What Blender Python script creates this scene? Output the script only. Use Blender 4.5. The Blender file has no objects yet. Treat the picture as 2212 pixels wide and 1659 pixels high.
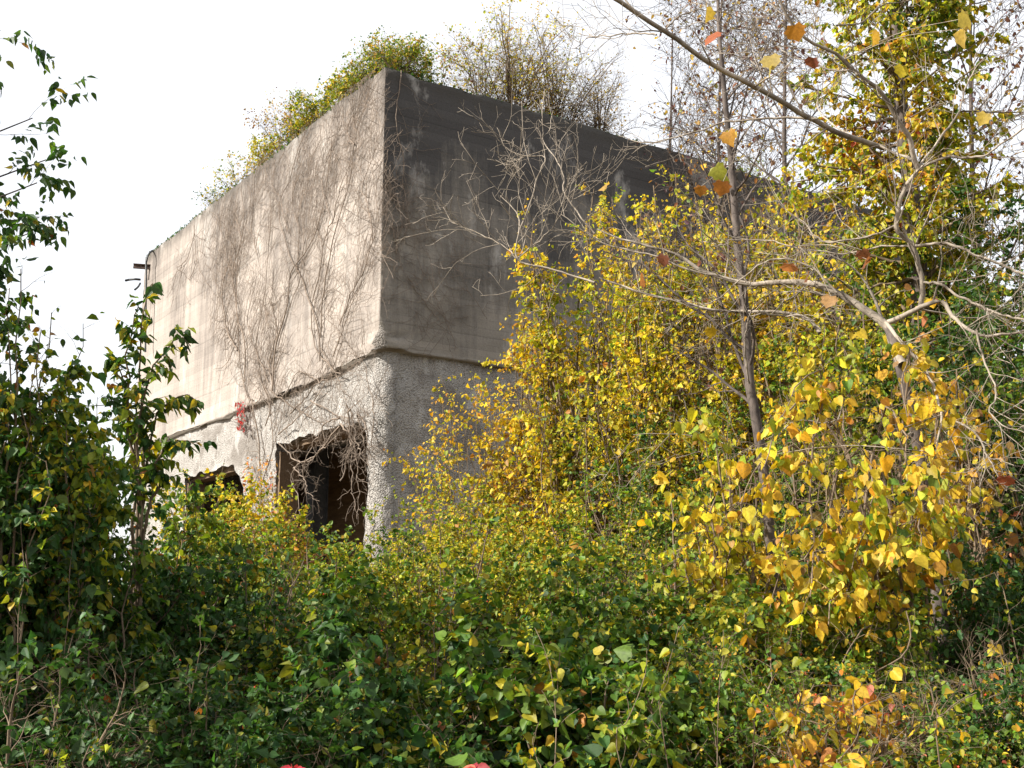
import bpy, bmesh, math
import numpy as np
from mathutils import Vector

rng = np.random.default_rng(11)
SC = bpy.context.scene
COL = SC.collection
R = math.radians

# ------------------------------------------------------------------ camera
F, CX, CY = 2452.6, 1106.0, 829.5          # focal length and centre in px of a 2212 x 1659 frame
PITCH, EYE = R(11.3), 1.6
CP, SP = math.cos(PITCH), math.sin(PITCH)
cam = bpy.data.cameras.new('camera'); camo = bpy.data.objects.new('camera', cam); COL.objects.link(camo)
cam.sensor_width = 36.0; cam.lens = 36.0 * F / 2212; cam.clip_start = .05; cam.clip_end = 3000
camo.location = (0, 0, EYE); camo.rotation_euler = (R(90) + PITCH, 0, 0)
SC.camera = camo

def ray(u, v):
    r, t = (u - CX) / F, (CY - v) / F
    return np.array([r, CP - t * SP, SP + t * CP])
def at(u, v, Y):
    d = ray(u, v); d = d / d[1]
    return np.array([d[0] * Y, Y, EYE + d[2] * Y])
def on_plane(u, v, p0, n):
    o = np.array([0, 0, EYE]); d = ray(u, v)
    return o + d * (np.dot(p0 - o, n) / np.dot(d, n))

# ------------------------------------------------------------------ light
SUN_EL, SUN_AZ = R(36), R(199)              # azimuth: direction towards the sun, counter-clockwise from +X
sd = Vector((math.cos(SUN_EL) * math.cos(SUN_AZ), math.cos(SUN_EL) * math.sin(SUN_AZ), math.sin(SUN_EL)))
sun = bpy.data.lights.new('sun', 'SUN'); sun.energy = 5.0; sun.angle = R(.55); sun.color = (1, .95, .87)
suno = bpy.data.objects.new('sun', sun); COL.objects.link(suno)
suno.rotation_euler = sd.to_track_quat('Z', 'Y').to_euler(); suno.location = (-30, -10, 40)
w = bpy.data.worlds.new('World'); SC.world = w; w.use_nodes = True
nt = w.node_tree; nt.nodes.clear()
sky = nt.nodes.new('ShaderNodeTexSky'); sky.sky_type = 'NISHITA'; sky.sun_disc = False
sky.sun_elevation = SUN_EL; sky.sun_rotation = math.atan2(sd.x, sd.y)
sky.air_density = 1.0; sky.dust_density = 4.0; sky.ozone_density = 1.0
veil = nt.nodes.new('ShaderNodeMix'); veil.data_type = 'RGBA'
veil.inputs['Factor'].default_value = .7; veil.inputs[7].default_value = (7.0, 7.0, 7.05, 1)   # thin bright cloud
bg = nt.nodes.new('ShaderNodeBackground'); bg.inputs['Strength'].default_value = .10
wo = nt.nodes.new('ShaderNodeOutputWorld')
nt.links.new(sky.outputs[0], veil.inputs[6]); nt.links.new(veil.outputs[2], bg.inputs[0]); nt.links.new(bg.outputs[0], wo.inputs[0])
SC.view_settings.view_transform = 'Standard'; SC.view_settings.look = 'None'
SC.view_settings.exposure = 1.08; SC.view_settings.gamma = 1
SC.render.engine = 'CYCLES'
SC.cycles.max_bounces = 8; SC.cycles.diffuse_bounces = 3; SC.cycles.glossy_bounces = 2
SC.cycles.transmission_bounces = 4; SC.cycles.transparent_max_bounces = 6; SC.cycles.caustics_reflective = False

# ------------------------------------------------------------------ materials
def mat(name):
    m = bpy.data.materials.new(name); m.use_nodes = True; n = m.node_tree; n.nodes.clear()
    out = n.nodes.new('ShaderNodeOutputMaterial')
    return m, n, out
class G:                                     # tiny node helper
    def __init__(s, n): s.n = n
    def node(s, t, **kw):
        x = s.n.nodes.new(t)
        for k, v in kw.items(): setattr(x, k, v)
        return x
    def link(s, a, b): s.n.links.new(a, b)
    def noise(s, vec, scale, detail=4, rough=.55, sc=(1, 1, 1), off=(0, 0, 0)):
        mp = s.node('ShaderNodeMapping'); mp.inputs['Scale'].default_value = sc; mp.inputs['Location'].default_value = off
        s.link(vec, mp.inputs[0])
        t = s.node('ShaderNodeTexNoise'); t.inputs['Scale'].default_value = scale
        t.inputs['Detail'].default_value = detail; t.inputs['Roughness'].default_value = rough
        s.link(mp.outputs[0], t.inputs['Vector']); return t.outputs['Fac']
    def ramp(s, f, stops):
        r = s.node('ShaderNodeValToRGB'); e = r.color_ramp.elements
        while len(e) < len(stops): e.new(.5)
        for x, (p, c) in zip(e, stops):
            x.position = p; x.color = (c, c, c, 1) if isinstance(c, (int, float)) else (*c, 1)
        s.link(f, r.inputs[0]); return r.outputs[0]
    def mix(s, f, a, b, mode='MIX'):
        m = s.node('ShaderNodeMix', data_type='RGBA', blend_type=mode)
        for sock, v in ((0, f), (6, a), (7, b)):
            if isinstance(v, (int, float)): m.inputs[sock].default_value = v if sock == 0 else (v, v, v, 1)
            elif isinstance(v, tuple): m.inputs[sock].default_value = (*v, 1)
            else: s.link(v, m.inputs[sock])
        return m.outputs[2]
    def math(s, op, a, b=0.0, c=0.0):
        m = s.node('ShaderNodeMath', operation=op)
        for i, v in enumerate((a, b, c)):
            if isinstance(v, (int, float)): m.inputs[i].default_value = v
            else: s.link(v, m.inputs[i])
        return m.outputs[0]
    def mapr(s, f, a, b, c=0.0, d=1.0):
        m = s.node('ShaderNodeMapRange'); s.link(f, m.inputs[0])
        for i, v in enumerate((a, b, c, d)): m.inputs[i + 1].default_value = v
        return m.outputs[0]
    def bump(s, h, strength, dist):
        b = s.node('ShaderNodeBump'); b.inputs['Strength'].default_value = strength; b.inputs['Distance'].default_value = dist
        s.link(h, b.inputs['Height']); return b.outputs[0]

def leaf_material(name, rough=.45, trans=.4, spec=.4):
    m, n, out = mat(name); g = G(n)
    a = g.node('ShaderNodeAttribute', attribute_name='Col')
    tc = g.node('ShaderNodeTexCoord')
    nz = g.noise(tc.outputs['Object'], 60, 2)
    c = g.mix(1.0, a.outputs['Color'], g.ramp(nz, [(.3, .78), (.7, 1.2)]), 'MULTIPLY')
    p = g.node('ShaderNodeBsdfPrincipled'); g.link(c, p.inputs['Base Color'])
    p.inputs['Roughness'].default_value = rough; p.inputs['Specular IOR Level'].default_value = spec
    t = g.node('ShaderNodeBsdfTranslucent')
    g.link(g.mix(1.0, c, (1.25, 1.2, .6), 'MULTIPLY'), t.inputs['Color'])
    mx = g.node('ShaderNodeMixShader'); mx.inputs[0].default_value = trans
    g.link(p.outputs[0], mx.inputs[1]); g.link(t.outputs[0], mx.inputs[2]); g.link(mx.outputs[0], out.inputs[0])
    return m
M_LEAF = leaf_material('leaf', .5, .42, .3)
M_DRY = leaf_material('autumn_leaf', .5, .48, .3)

def bark_material(name, c1, c2, scale=30, rough=.85):
    m, n, out = mat(name); g = G(n)
    tc = g.node('ShaderNodeTexCoord')
    nz = g.noise(tc.outputs['Object'], scale, 5, .65, (1, 1, .35))
    big = g.noise(tc.outputs['Object'], 2.2, 3)
    c = g.mix(g.ramp(nz, [(.35, 0.0), (.65, 1.0)]), c1, c2)
    c = g.mix(1.0, c, g.ramp(big, [(.3, .7), (.7, 1.25)]), 'MULTIPLY')
    p = g.node('ShaderNodeBsdfPrincipled'); g.link(c, p.inputs['Base Color']); p.inputs['Roughness'].default_value = rough
    p.inputs['Specular IOR Level'].default_value = .25
    g.link(g.bump(nz, .5, .01), p.inputs['Normal']); g.link(p.outputs[0], out.inputs[0])
    return m
M_STEM = bark_material('brown_stem_bark', (.10, .07, .045), (.20, .15, .10))
M_VINE = bark_material('dry_vine_bark', (.12, .094, .074), (.26, .205, .16), 40)
M_PALE = bark_material('pale_smooth_bark', (.13, .105, .08), (.36, .31, .25), 9)
M_DARK = bark_material('dark_trunk_bark', (.05, .04, .035), (.13, .105, .09), 25)

def concrete(name, base1, base2, dark, dlo, dhi, top_stain, foot_pale, streak=(2.6, .14)):
    m, n, out = mat(name); g = G(n)
    uv = g.node('ShaderNodeUVMap', uv_map='wall').outputs[0]     # x: metres along the wall, y: metres up
    sx = g.node('ShaderNodeSeparateXYZ'); g.link(uv, sx.inputs[0])
    blot = g.noise(uv, .8, 6, .6)
    c = g.mix(g.ramp(blot, [(.3, 0.0), (.7, 1.0)]), base1, base2)
    # rain streaks running down
    st = g.noise(uv, 1.0, 6, .7, (*streak, 1))
    st2 = g.noise(uv, 1.0, 5, .7, (9, .35, 1), (3, 7, 0))
    s_ = g.math('ADD', g.math('MULTIPLY', st, .65), g.math('MULTIPLY', st2, .35))
    h = g.mapr(sx.outputs[1], 6.2, 11.8, 0, 1)
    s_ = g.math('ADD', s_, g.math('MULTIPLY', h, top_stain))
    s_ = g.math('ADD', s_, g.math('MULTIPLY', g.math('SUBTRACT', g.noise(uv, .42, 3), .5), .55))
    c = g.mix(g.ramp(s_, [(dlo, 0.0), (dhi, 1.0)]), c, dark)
    # formwork boards and pour lines
    wv = g.math('ADD', sx.outputs[1], g.math('MULTIPLY', g.noise(uv, 1.1, 2), .05))
    bd = g.math('FRACT', g.math('MULTIPLY', wv, 1 / .17))
    bl = g.ramp(bd, [(0, .80), (.06, 1.0), (.94, 1.0), (1, .86)])
    wn = g.node('ShaderNodeTexWhiteNoise', noise_dimensions='1D'); g.link(g.math('FLOOR', g.math('MULTIPLY', wv, 1 / .17)), wn.inputs['W'])
    c = g.mix(.8, c, bl, 'MULTIPLY')
    c = g.mix(1.0, c, g.mapr(wn.outputs[0], 0, 1, .9, 1.08), 'MULTIPLY')
    pl = g.ramp(g.math('FRACT', g.math('MULTIPLY', wv, 1 / 1.36)), [(0, .62), (.018, .85), (.035, 1.0), (1, 1.0)])
    c = g.mix(.6, c, pl, 'MULTIPLY')
    # dark lichen at the very top edge, speckle everywhere
    top = g.math('ADD', g.mapr(sx.outputs[1], 11.0, 11.9, 0, .75), g.math('MULTIPLY', g.noise(uv, 3.5, 5, .7, (1, .6, 1)), .65))
    c = g.mix(g.ramp(top, [(.62, 0.0), (.95, .75)]), c, (.055, .05, .042))
    fine = g.noise(uv, 26, 5, .75)
    c = g.mix(.9, c, g.ramp(fine, [(.3, .72), (.52, 1.0), (.75, 1.12)]), 'MULTIPLY')
    # pale lime bloom patches
    lime = g.math('MULTIPLY', g.ramp(g.noise(uv, .9, 6, .7, (1, .45, 1), (9, 2, 0)), [(.56, 0.0), (.70, 1.0)]), foot_pale)
    c = g.mix(lime, c, (.44, .42, .39))
    p = g.node('ShaderNodeBsdfPrincipled'); g.link(c, p.inputs['Base Color']); p.inputs['Roughness'].default_value = .9
    p.inputs['Specular IOR Level'].default_value = .2
    hh = g.math('ADD', g.math('MULTIPLY', bl, .5), g.math('ADD', g.math('MULTIPLY', fine, .7), g.math('MULTIPLY', blot, .8)))
    g.link(g.bump(hh, .55, .02), p.inputs['Normal']); g.link(p.outputs[0], out.inputs[0])
    return m
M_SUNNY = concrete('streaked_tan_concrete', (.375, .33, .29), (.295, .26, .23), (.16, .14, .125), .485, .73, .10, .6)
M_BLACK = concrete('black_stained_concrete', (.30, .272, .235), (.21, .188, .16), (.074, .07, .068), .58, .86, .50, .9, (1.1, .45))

def gunite():
    m, n, out = mat('rough_aggregate_render'); g = G(n)
    tc = g.node('ShaderNodeTexCoord').outputs['Object']
    v = g.node('ShaderNodeTexVoronoi'); v.inputs['Scale'].default_value = 34; v.inputs['Randomness'].default_value = 1
    g.link(tc, v.inputs['Vector'])
    nz = g.noise(tc, 60, 4, .7); big = g.noise(tc, 1.3, 5, .6)
    c = g.mix(g.ramp(nz, [(.3, 0.0), (.7, 1.0)]), (.26, .242, .222), (.43, .41, .38))
    c = g.mix(1.0, c, g.ramp(v.outputs['Distance'], [(0, 1.12), (.55, .92), (.95, .5)]), 'MULTIPLY')
    c = g.mix(g.ramp(big, [(.50, 0.0), (.60, .7)]), c, (.17, .15, .13))
    c = g.mix(g.ramp(g.noise(tc, 2.4, 4, .6, (1, 1, .6), (5, 3, 1)), [(.56, 0.0), (.64, .55)]), c, (.50, .485, .46))
    p = g.node('ShaderNodeBsdfPrincipled'); g.link(c, p.inputs['Base Color']); p.inputs['Roughness'].default_value = .92
    p.inputs['Specular IOR Level'].default_value = .2
    h = g.math('SUBTRACT', g.math('MULTIPLY', nz, .5), v.outputs['Distance'])
    g.link(g.bump(h, 1.0, .022), p.inputs['Normal']); g.link(p.outputs[0], out.inputs[0])
    return m
M_GUN = gunite()

def simple(name, c1, c2, scale, rough=.85, sc=(1, 1, 1), metal=0, bump=.3):
    m, n, out = mat(name); g = G(n)
    tc = g.node('ShaderNodeTexCoord').outputs['Object']
    nz = g.noise(tc, scale, 5, .65, sc)
    p = g.node('ShaderNodeBsdfPrincipled'); g.link(g.mix(g.ramp(nz, [(.32, 0.0), (.68, 1.0)]), c1, c2), p.inputs['Base Color'])
    p.inputs['Roughness'].default_value = rough; p.inputs['Metallic'].default_value = metal
    g.link(g.bump(nz, bump, .02), p.inputs['Normal']); g.link(p.outputs[0], out.inputs[0])
    return m
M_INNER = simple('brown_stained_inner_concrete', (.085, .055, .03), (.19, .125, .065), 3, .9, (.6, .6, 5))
M_GROUND = simple('leaf_litter', (.05, .038, .02), (.14, .10, .05), 9, .95)
M_RUST = simple('weathered_steel', (.09, .06, .05), (.20, .15, .13), 14, .7, metal=.3)
M_PIPE = simple('dark_pipe_steel', (.03, .035, .04), (.08, .08, .08), 12, .55, metal=.4)
M_WOOD = simple('rotten_timber', (.07, .045, .025), (.18, .12, .07), 12, .9, (1, 6, 6))
M_BERRY = simple('red_berry_skin', (.45, .02, .012), (.6, .05, .02), 30, .3)
M_CABLE = simple('black_cable_rubber', (.02, .02, .02), (.05, .05, .05), 20, .6)

# ------------------------------------------------------------------ objects
def tag(o, label=None, cat=None, group=None, kind=None):
    if label: o['label'] = label
    if cat: o['category'] = cat
    if group: o['group'] = group
    if kind: o['kind'] = kind
    return o
def empty(name, loc, label, cat, group=None):
    o = bpy.data.objects.new(name, None); COL.objects.link(o); o.location = Vector([float(x) for x in loc]); o.empty_display_size = .2
    return tag(o, label, cat, group)
def mesh_obj(name, V, loops, starts, mats, parent=None, attr=None, smooth=False, uv=None, mi=None):
    """V (n,3) in world space; stored relative to the parent's location."""
    V = np.asarray(V, np.float32)
    if parent is not None: V = V - np.array(parent.location, np.float32)
    me = bpy.data.meshes.new(name)
    me.vertices.add(len(V)); me.vertices.foreach_set('co', V.ravel())
    me.loops.add(len(loops)); me.loops.foreach_set('vertex_index', np.asarray(loops, np.int32))
    me.polygons.add(len(starts)); me.polygons.foreach_set('loop_start', np.asarray(starts, np.int32))
    if mi is not None: me.polygons.foreach_set('material_index', np.asarray(mi, np.int32))
    if attr is not None:
        a = me.attributes.new('Col', 'FLOAT_COLOR', 'POINT')
        a.data.foreach_set('color', np.concatenate([attr, np.ones((len(attr), 1))], 1).astype(np.float32).ravel())
    if uv is not None:
        u = me.uv_layers.new(name='wall'); u.data.foreach_set('uv', np.asarray(uv, np.float32)[np.asarray(loops)].ravel())
    me.update(calc_edges=True)
    if smooth: me.polygons.foreach_set('use_smooth', np.ones(len(starts), bool))
    for m in (mats if isinstance(mats, list) else [mats]): me.materials.append(m)
    o = bpy.data.objects.new(name, me); COL.objects.link(o)
    if parent is not None: o.parent = parent
    return o

def norm(a): return a / np.maximum(np.linalg.norm(a, axis=-1, keepdims=True), 1e-9)

# ---- tubes: list of (P (N,K,3), R (N,K), sides)
def tubes(name, items, m, parent=None):
    Vs, Ls, Ss, off, loff = [], [], [], 0, 0
    for P, Rr, s in items:
        N, K, _ = P.shape
        if N == 0: continue
        T = np.empty_like(P); T[:, 1:-1] = P[:, 2:] - P[:, :-2]; T[:, 0] = P[:, 1] - P[:, 0]; T[:, -1] = P[:, -1] - P[:, -2]
        T = norm(T)
        ref = norm(rng.normal(size=(N, 1, 3)) * np.array([1, 1, .3]))
        A = norm(np.cross(T, ref)); B = np.cross(T, A)
        th = np.arange(s) * 2 * np.pi / s
        ring = P[:, :, None] + Rr[:, :, None, None] * (np.cos(th)[None, None, :, None] * A[:, :, None] + np.sin(th)[None, None, :, None] * B[:, :, None])
        Vs.append(ring.reshape(-1, 3))
        i = np.arange(N)[:, None, None] * K * s + np.arange(K - 1)[None, :, None] * s
        j = np.arange(s)[None, None, :]; j2 = (j + 1) % s
        q = np.stack([i + j, i + j2, i + s + j2, i + s + j], -1).reshape(-1, 4) + off
        Ls.append(q.ravel()); Ss.append(np.arange(len(q)) * 4 + loff); loff += q.size
        off += N * K * s
    return mesh_obj(name, np.concatenate(Vs), np.concatenate(Ls), np.concatenate(Ss), m, parent, smooth=True)

# ---- leaves
def outline(kind):
    if kind == 'tiny':   pts = [(0, 0), (.5, .5), (1, 0), (.5, -.5)]
    elif kind == 'oval': pts = [(0, 0), (.12, .27), (.34, .41), (.60, .36), (.82, .2), (1, 0), (.82, -.2), (.60, -.36), (.34, -.41), (.12, -.27)]
    elif kind == 'point':pts = [(0, 0), (.07, .24), (.22, .40), (.42, .41), (.62, .29), (.80, .13), (1, 0), (.80, -.13), (.62, -.29), (.42, -.41), (.22, -.40), (.07, -.24)]
    elif kind == 'heart':pts = [(.04, 0), (-.06, .2), (0, .40), (.18, .52), (.42, .50), (.64, .36), (.84, .16), (1, 0), (.84, -.16), (.64, -.36), (.42, -.50), (.18, -.52), (0, -.40), (-.06, -.2)]
    elif kind == 'lobed':pts = [(0, 0), (-.12, .30), (.10, .42), (.24, .62), (.42, .46), (.62, .50), (.76, .24), (1, 0),
                                (.76, -.24), (.62, -.50), (.42, -.46), (.24, -.62), (.10, -.42), (-.12, -.30)]
    elif kind == 'long': pts = [(0, 0), (.3, .3), (.65, .22), (1, 0), (.65, -.22), (.3, -.3)]
    return np.array(pts, float)
def leaves(name, P, D, Nn, size, color, m, parent=None, kind='oval', width=1.0, fold=.35, curl=.25):
    """P position, D pointing direction, Nn upward normal, size length; each leaf folded on its midrib and curled at its tip."""
    n = len(P)
    D = norm(D); S = norm(np.cross(Nn, D)); Nn = np.cross(D, S)
    o = outline(kind); k = len(o)
    x = o[:, 0][None, :]; y = o[:, 1][None, :] * width
    fl = rng.normal(fold, .2, (n, 1)); cu = rng.normal(curl, .2, (n, 1))
    z = np.abs(y) * fl - x * x * cu + rng.normal(0, .03, (n, k))
    sz = size[:, None, None]
    V = P[:, None] + sz * (x[..., None] * D[:, None] + y[..., None] * S[:, None] + z[..., None] * Nn[:, None])
    if kind == 'tiny': tris = [[0, 1, 2], [0, 2, 3]]
    else:
        tip = int(np.argmax(o[:, 0]))
        tris = [list(range(0, tip + 1)), [0] + list(range(tip, k))]
    if kind == 'lobed': tris = [[0, i, i + 1] for i in range(1, k - 1)]
    idx, st, c = [], [], 0
    for t in tris: idx += t; st.append(c); c += len(t)
    L = (np.arange(n)[:, None] * k + np.array(idx)[None]).ravel()
    S_ = (np.arange(n)[:, None] * c + np.array(st)[None]).ravel()
    return mesh_obj(name, V.reshape(-1, 3), L, S_, m, parent, attr=np.repeat(color, k, axis=0))

PAL = {
    'dkgreen':  [(.026, .072, .016, 4), (.040, .098, .019, 4), (.065, .125, .024, 2), (.16, .17, .02, .7), (.25, .08, .02, .1)],
    'green':    [(.066, .130, .017, 4), (.105, .178, .019, 4), (.17, .225, .022, 2), (.35, .30, .025, 1.2), (.32, .15, .02, .25), (.03, .08, .018, 2)],
    'limegreen':[(.12, .19, .016, 4), (.18, .235, .018, 4), (.28, .29, .024, 3), (.46, .37, .03, 1.8), (.05, .11, .02, 2), (.36, .18, .02, .4)],
    'yelgreen': [(.22, .26, .020, 3), (.33, .33, .024, 4), (.47, .40, .03, 4), (.53, .36, .03, 2), (.10, .17, .02, 1.6)],
    'yellow':   [(.60, .45, .026, 5), (.52, .43, .03, 3), (.58, .37, .03, 2), (.32, .32, .02, 1.8), (.38, .18, .03, .5)],
    'gold':     [(.55, .37, .026, 5), (.54, .31, .024, 3), (.52, .40, .04, 3), (.33, .31, .02, 2), (.40, .19, .03, .7), (.22, .13, .05, .5)],
    'bronze':   [(.42, .27, .06, 3), (.34, .20, .06, 3), (.50, .36, .05, 3), (.25, .22, .05, 2)],
    'purple':   [(.09, .04, .05, 3), (.15, .065, .045, 2), (.22, .10, .05, 1.5), (.28, .16, .05, 1)],
    'red':      [(.38, .035, .05, 3), (.30, .05, .05, 2), (.42, .10, .07, 1)],
    'redorange':[(.40, .13, .07, 3), (.40, .20, .05, 3), (.44, .25, .10, 2), (.18, .19, .04, 1.5)],
    'ripe':     [(.46, .34, .03, 3), (.52, .34, .03, 3), (.44, .18, .03, 2), (.34, .09, .05, .6)],
}
def colors(pal, n, bri=1.0):
    p = np.array(PAL[pal]); i = rng.choice(len(p), n, p=p[:, 3] / p[:, 3].sum())
    c = p[i, :3] * rng.lognormal(0, .2, (n, 1)) * bri
    return np.clip(c * rng.lognormal(0, .07, (n, 3)), 0, .8)

# ---- branching
def smooth(pts, K):
    pts = np.asarray(pts, float)
    e = np.vstack([2 * pts[0] - pts[1], pts, 2 * pts[-1] - pts[-2]])
    d = np.linalg.norm(np.diff(pts, axis=0), axis=1); t = np.concatenate([[0], np.cumsum(d)]); t /= t[-1]
    q = np.linspace(0, 1, K); i = np.clip(np.searchsorted(t, q, 'right') - 1, 0, len(pts) - 2)
    f = ((q - t[i]) / (t[i + 1] - t[i]))[:, None]
    p0, p1, p2, p3 = e[i], e[i + 1], e[i + 2], e[i + 3]
    return .5 * (2 * p1 + (p2 - p0) * f + (2 * p0 - 5 * p1 + 4 * p2 - p3) * f**2 + (3 * p1 - p0 - 3 * p2 + p3) * f**3)
def wiggle(P, amt):
    N, K, _ = P.shape
    a = rng.normal(0, 1, (N, K, 3)).cumsum(1) * amt
    return P + a - np.linspace(0, 1, K)[None, :, None] * a[:, -1:] - a[:, :1] * (1 - np.linspace(0, 1, K)[None, :, None])
def sample(P, t):
    """P (N,K,3), t (N,n) -> points, tangents"""
    N, K, _ = P.shape
    x = t * (K - 1); i = np.clip(x.astype(int), 0, K - 2); f = (x - i)[..., None]
    r = np.arange(N)[:, None]
    a, b = P[r, i], P[r, i + 1]
    return a + (b - a) * f, norm(b - a)
def spawn(P, Rr, n, t0, t1, L, ang=50, seg=5, grav=0.0, jit=.18, rr=.55, up=0.0, shrink=.45, tip=.25, flat=None):
    N, K, _ = P.shape
    t = t0 + (t1 - t0) * (np.arange(n)[None] + rng.random((N, n))) / n
    p, T = sample(P, t)
    x = t * (K - 1); i = np.clip(x.astype(int), 0, K - 2); f = x - i; r = np.arange(N)[:, None]
    rad = (Rr[r, i] * (1 - f) + Rr[r, i + 1] * f) * rr
    pr = norm(np.cross(T, norm(rng.normal(size=T.shape))))
    if flat is not None:
        pr = norm(np.cross(T, flat)) * rng.choice([-1, 1], T.shape[:2])[..., None]
    a = np.radians(rng.normal(ang, 12, t.shape))[..., None]
    d = norm(T * np.cos(a) + pr * np.sin(a) + np.array([0, 0, up]))
    Ls = L * rng.uniform(.55, 1.25, t.shape) * (1 - shrink * (t - t0) / max(t1 - t0, 1e-6))
    M = N * n
    p = p.reshape(M, 3); d = d.reshape(M, 3); Ls = Ls.reshape(M); rad = rad.reshape(M)
    out = np.empty((M, seg + 1, 3)); out[:, 0] = p
    for s in range(seg):
        d = norm(d + rng.normal(0, jit, (M, 3)) + np.array([0, 0, -grav]))
        out[:, s + 1] = out[:, s] + d * (Ls / seg)[:, None]
    return out, rad[:, None] * np.linspace(1, tip, seg + 1)[None]
def leaf_points(P, per, t0=.15, droop=.5, petiole=0.0, flatness=.7, t1=1.0):
    N = len(P)
    t = t0 + (t1 - t0) * (np.arange(per)[None] + rng.random((N, per)) * .9) / per
    p, T = sample(P, np.clip(t, 0, 1))
    T = T.reshape(-1, 3); p = p.reshape(-1, 3)
    side = norm(np.cross(T, norm(rng.normal(size=T.shape) * .6 + np.array([0, 0, 1]))))
    side *= np.tile(np.array([1, -1]), len(T) // 2 + 1)[:len(T), None]
    d = norm(T * .55 + side * .8 + rng.normal(0, .35, T.shape) + np.array([0, 0, -droop]))
    nn = norm(np.array([0, 0, 1.0]) * flatness + rng.normal(0, .55, T.shape))
    return p + d * petiole, d, nn

LS = .62
# ---- shrubs: many arching canes, side twigs, leaves along the twigs
def shrub(name, base, h, r, label, cat='shrub', group=None, pal='green', canes=26, twigs=11, per=8, leaf=.06, kind='oval',
          twig=.38, clear=.25, droop=.5, lean=(0, 0), bark=M_STEM, lm=M_LEAF, pal2=None, mixf=.3, berries=0, thick=.012, width=1.0,
          base_r=.3, arch=.35, open_=.0, sides=3, flatness=.7, clump=.28, clump_f=5.0):
    base = np.asarray(base, float)
    root = empty(name, base, label, cat, group)
    leaf *= LS; per = int(round(per * 1.6)); twigs = int(round(twigs * 1.45))
    N = canes
    az = rng.random(N) * 2 * np.pi; q = np.sqrt(rng.random(N))
    rr = q * r * rng.uniform(.75, 1.12, N)
    zt = h * (np.sqrt(np.clip(1 - (q * .92)**2, 0, 1)) * .72 + .28) * rng.uniform(.72, 1.05, N)
    b0 = base + np.stack([np.cos(az) * base_r * q, np.sin(az) * base_r * q, np.zeros(N)], 1)
    tip = base + np.stack([np.cos(az) * rr + lean[0], np.sin(az) * rr + lean[1], zt], 1)
    mid = b0 * .45 + tip * .55; mid[:, 2] = base[2] + zt * (.55 + arch * .5) ; mid[:, :2] -= (tip - b0)[:, :2] * .22
    K = 12; t = np.linspace(0, 1, K)[None, :, None]
    P = (1 - t)**2 * b0[:, None] + 2 * t * (1 - t) * mid[:, None] + t**2 * tip[:, None]
    P = wiggle(P, .018 * h / 2)
    Rr = thick * rng.uniform(.6, 1.2, (N, 1)) * np.linspace(1, .25, K)[None]
    T1, R1 = spawn(P, Rr, twigs, clear, 1.0, twig, 55, 5, .06 * droop, .2, .6, .1)
    T2, R2 = spawn(T1, R1, 3, .2, .95, twig * .5, 45, 3, .05 * droop, .2, .7)
    tubes('stems', [(P, Rr, 5), (T1, R1, sides), (T2, R2, 3)], bark, root)
    a = leaf_points(T1, per, .1, droop, 0, flatness); b = leaf_points(T2, max(2, per // 2), .1, droop, 0, flatness)
    pp, dd, nn = [np.concatenate(x) for x in zip(a, b)]
    if clump > 0:
        f = clump_f; k = sum(np.sin(pp @ (norm(rng.normal(size=3)) * f * rng.uniform(.7, 1.5)) + rng.uniform(0, 6)) for _ in range(6)) + rng.normal(0, .9, len(pp))
        keep = k > np.quantile(k, clump); pp, dd, nn = pp[keep], dd[keep], nn[keep]
    if open_ > 0:
        keep = rng.random(len(pp)) > open_; pp, dd, nn = pp[keep], dd[keep], nn[keep]
    n = len(pp); c = colors(pal, n)
    if pal2:
        # whole twigs turn colour together
        c2 = colors(pal2, n); k = (np.sin(pp[:, 0] * 2.3 + base[0] * 5) + np.sin(pp[:, 1] * 2.9 + 1) + np.sin(pp[:, 2] * 3.1 + base[1] * 3)) / 3 + rng.normal(0, .35, n)
        s = k > np.quantile(k, 1 - mixf); c[s] = c2[s]
    leaves('foliage', pp, dd, nn, leaf * np.clip(rng.lognormal(-.12, .32, n), .4, 1.9), c, lm, root, kind, width)
    if berries:
        i = rng.choice(n, berries)
        bp = pp[i] + rng.normal(0, .01, (berries, 3)); s = .006
        o = np.array([[1, 0, 0], [-1, 0, 0], [0, 1, 0], [0, -1, 0], [0, 0, 1], [0, 0, -1]]) * s * 1.15
        f = np.array([[0, 2, 4], [2, 1, 4], [1, 3, 4], [3, 0, 4], [2, 0, 5], [1, 2, 5], [3, 1, 5], [0, 3, 5]])
        V = (bp[:, None] + o[None]).reshape(-1, 3); L = (np.arange(berries)[:, None] * 6 + f.ravel()[None]).ravel()
        tag(mesh_obj('berries', V, L, np.arange(len(L) // 3) * 3, M_BERRY, root, smooth=True), kind='stuff')
    return root
def ground_at(u, Y): 
    p = at(u, 1319, Y); p[2] = 0; return p
def bush(name, u, vtop, Y, r, label, **kw):
    b = ground_at(u, Y); h = at(u, vtop, Y)[2]
    return shrub(name, b, h / .98, r, label, **kw)

exec_order = []
# ================================================================== the setting
def ground():
    N = 61; xs = np.linspace(-1, 1, N); xs = np.sign(xs) * np.abs(xs)**2.2 * 420
    X, Yg = np.meshgrid(xs, xs + 10, indexing='ij')
    Z = .12 * np.sin(X * .7) * np.cos(Yg * .6) * np.exp(-(X**2 + (Yg - 10)**2) / 900) - .1
    V = np.stack([X, Yg, Z], -1).reshape(-1, 3)
    i = np.arange(N - 1)[:, None] * N + np.arange(N - 1)[None]
    q = np.stack([i, i + N, i + N + 1, i + 1], -1).reshape(-1, 4)
    o = mesh_obj('ground', V, q.ravel(), np.arange(len(q)) * 4, M_GROUND, smooth=True)
    tag(o, 'brown leaf litter ground under the shrubs', None, None, 'structure')
ground()

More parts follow.
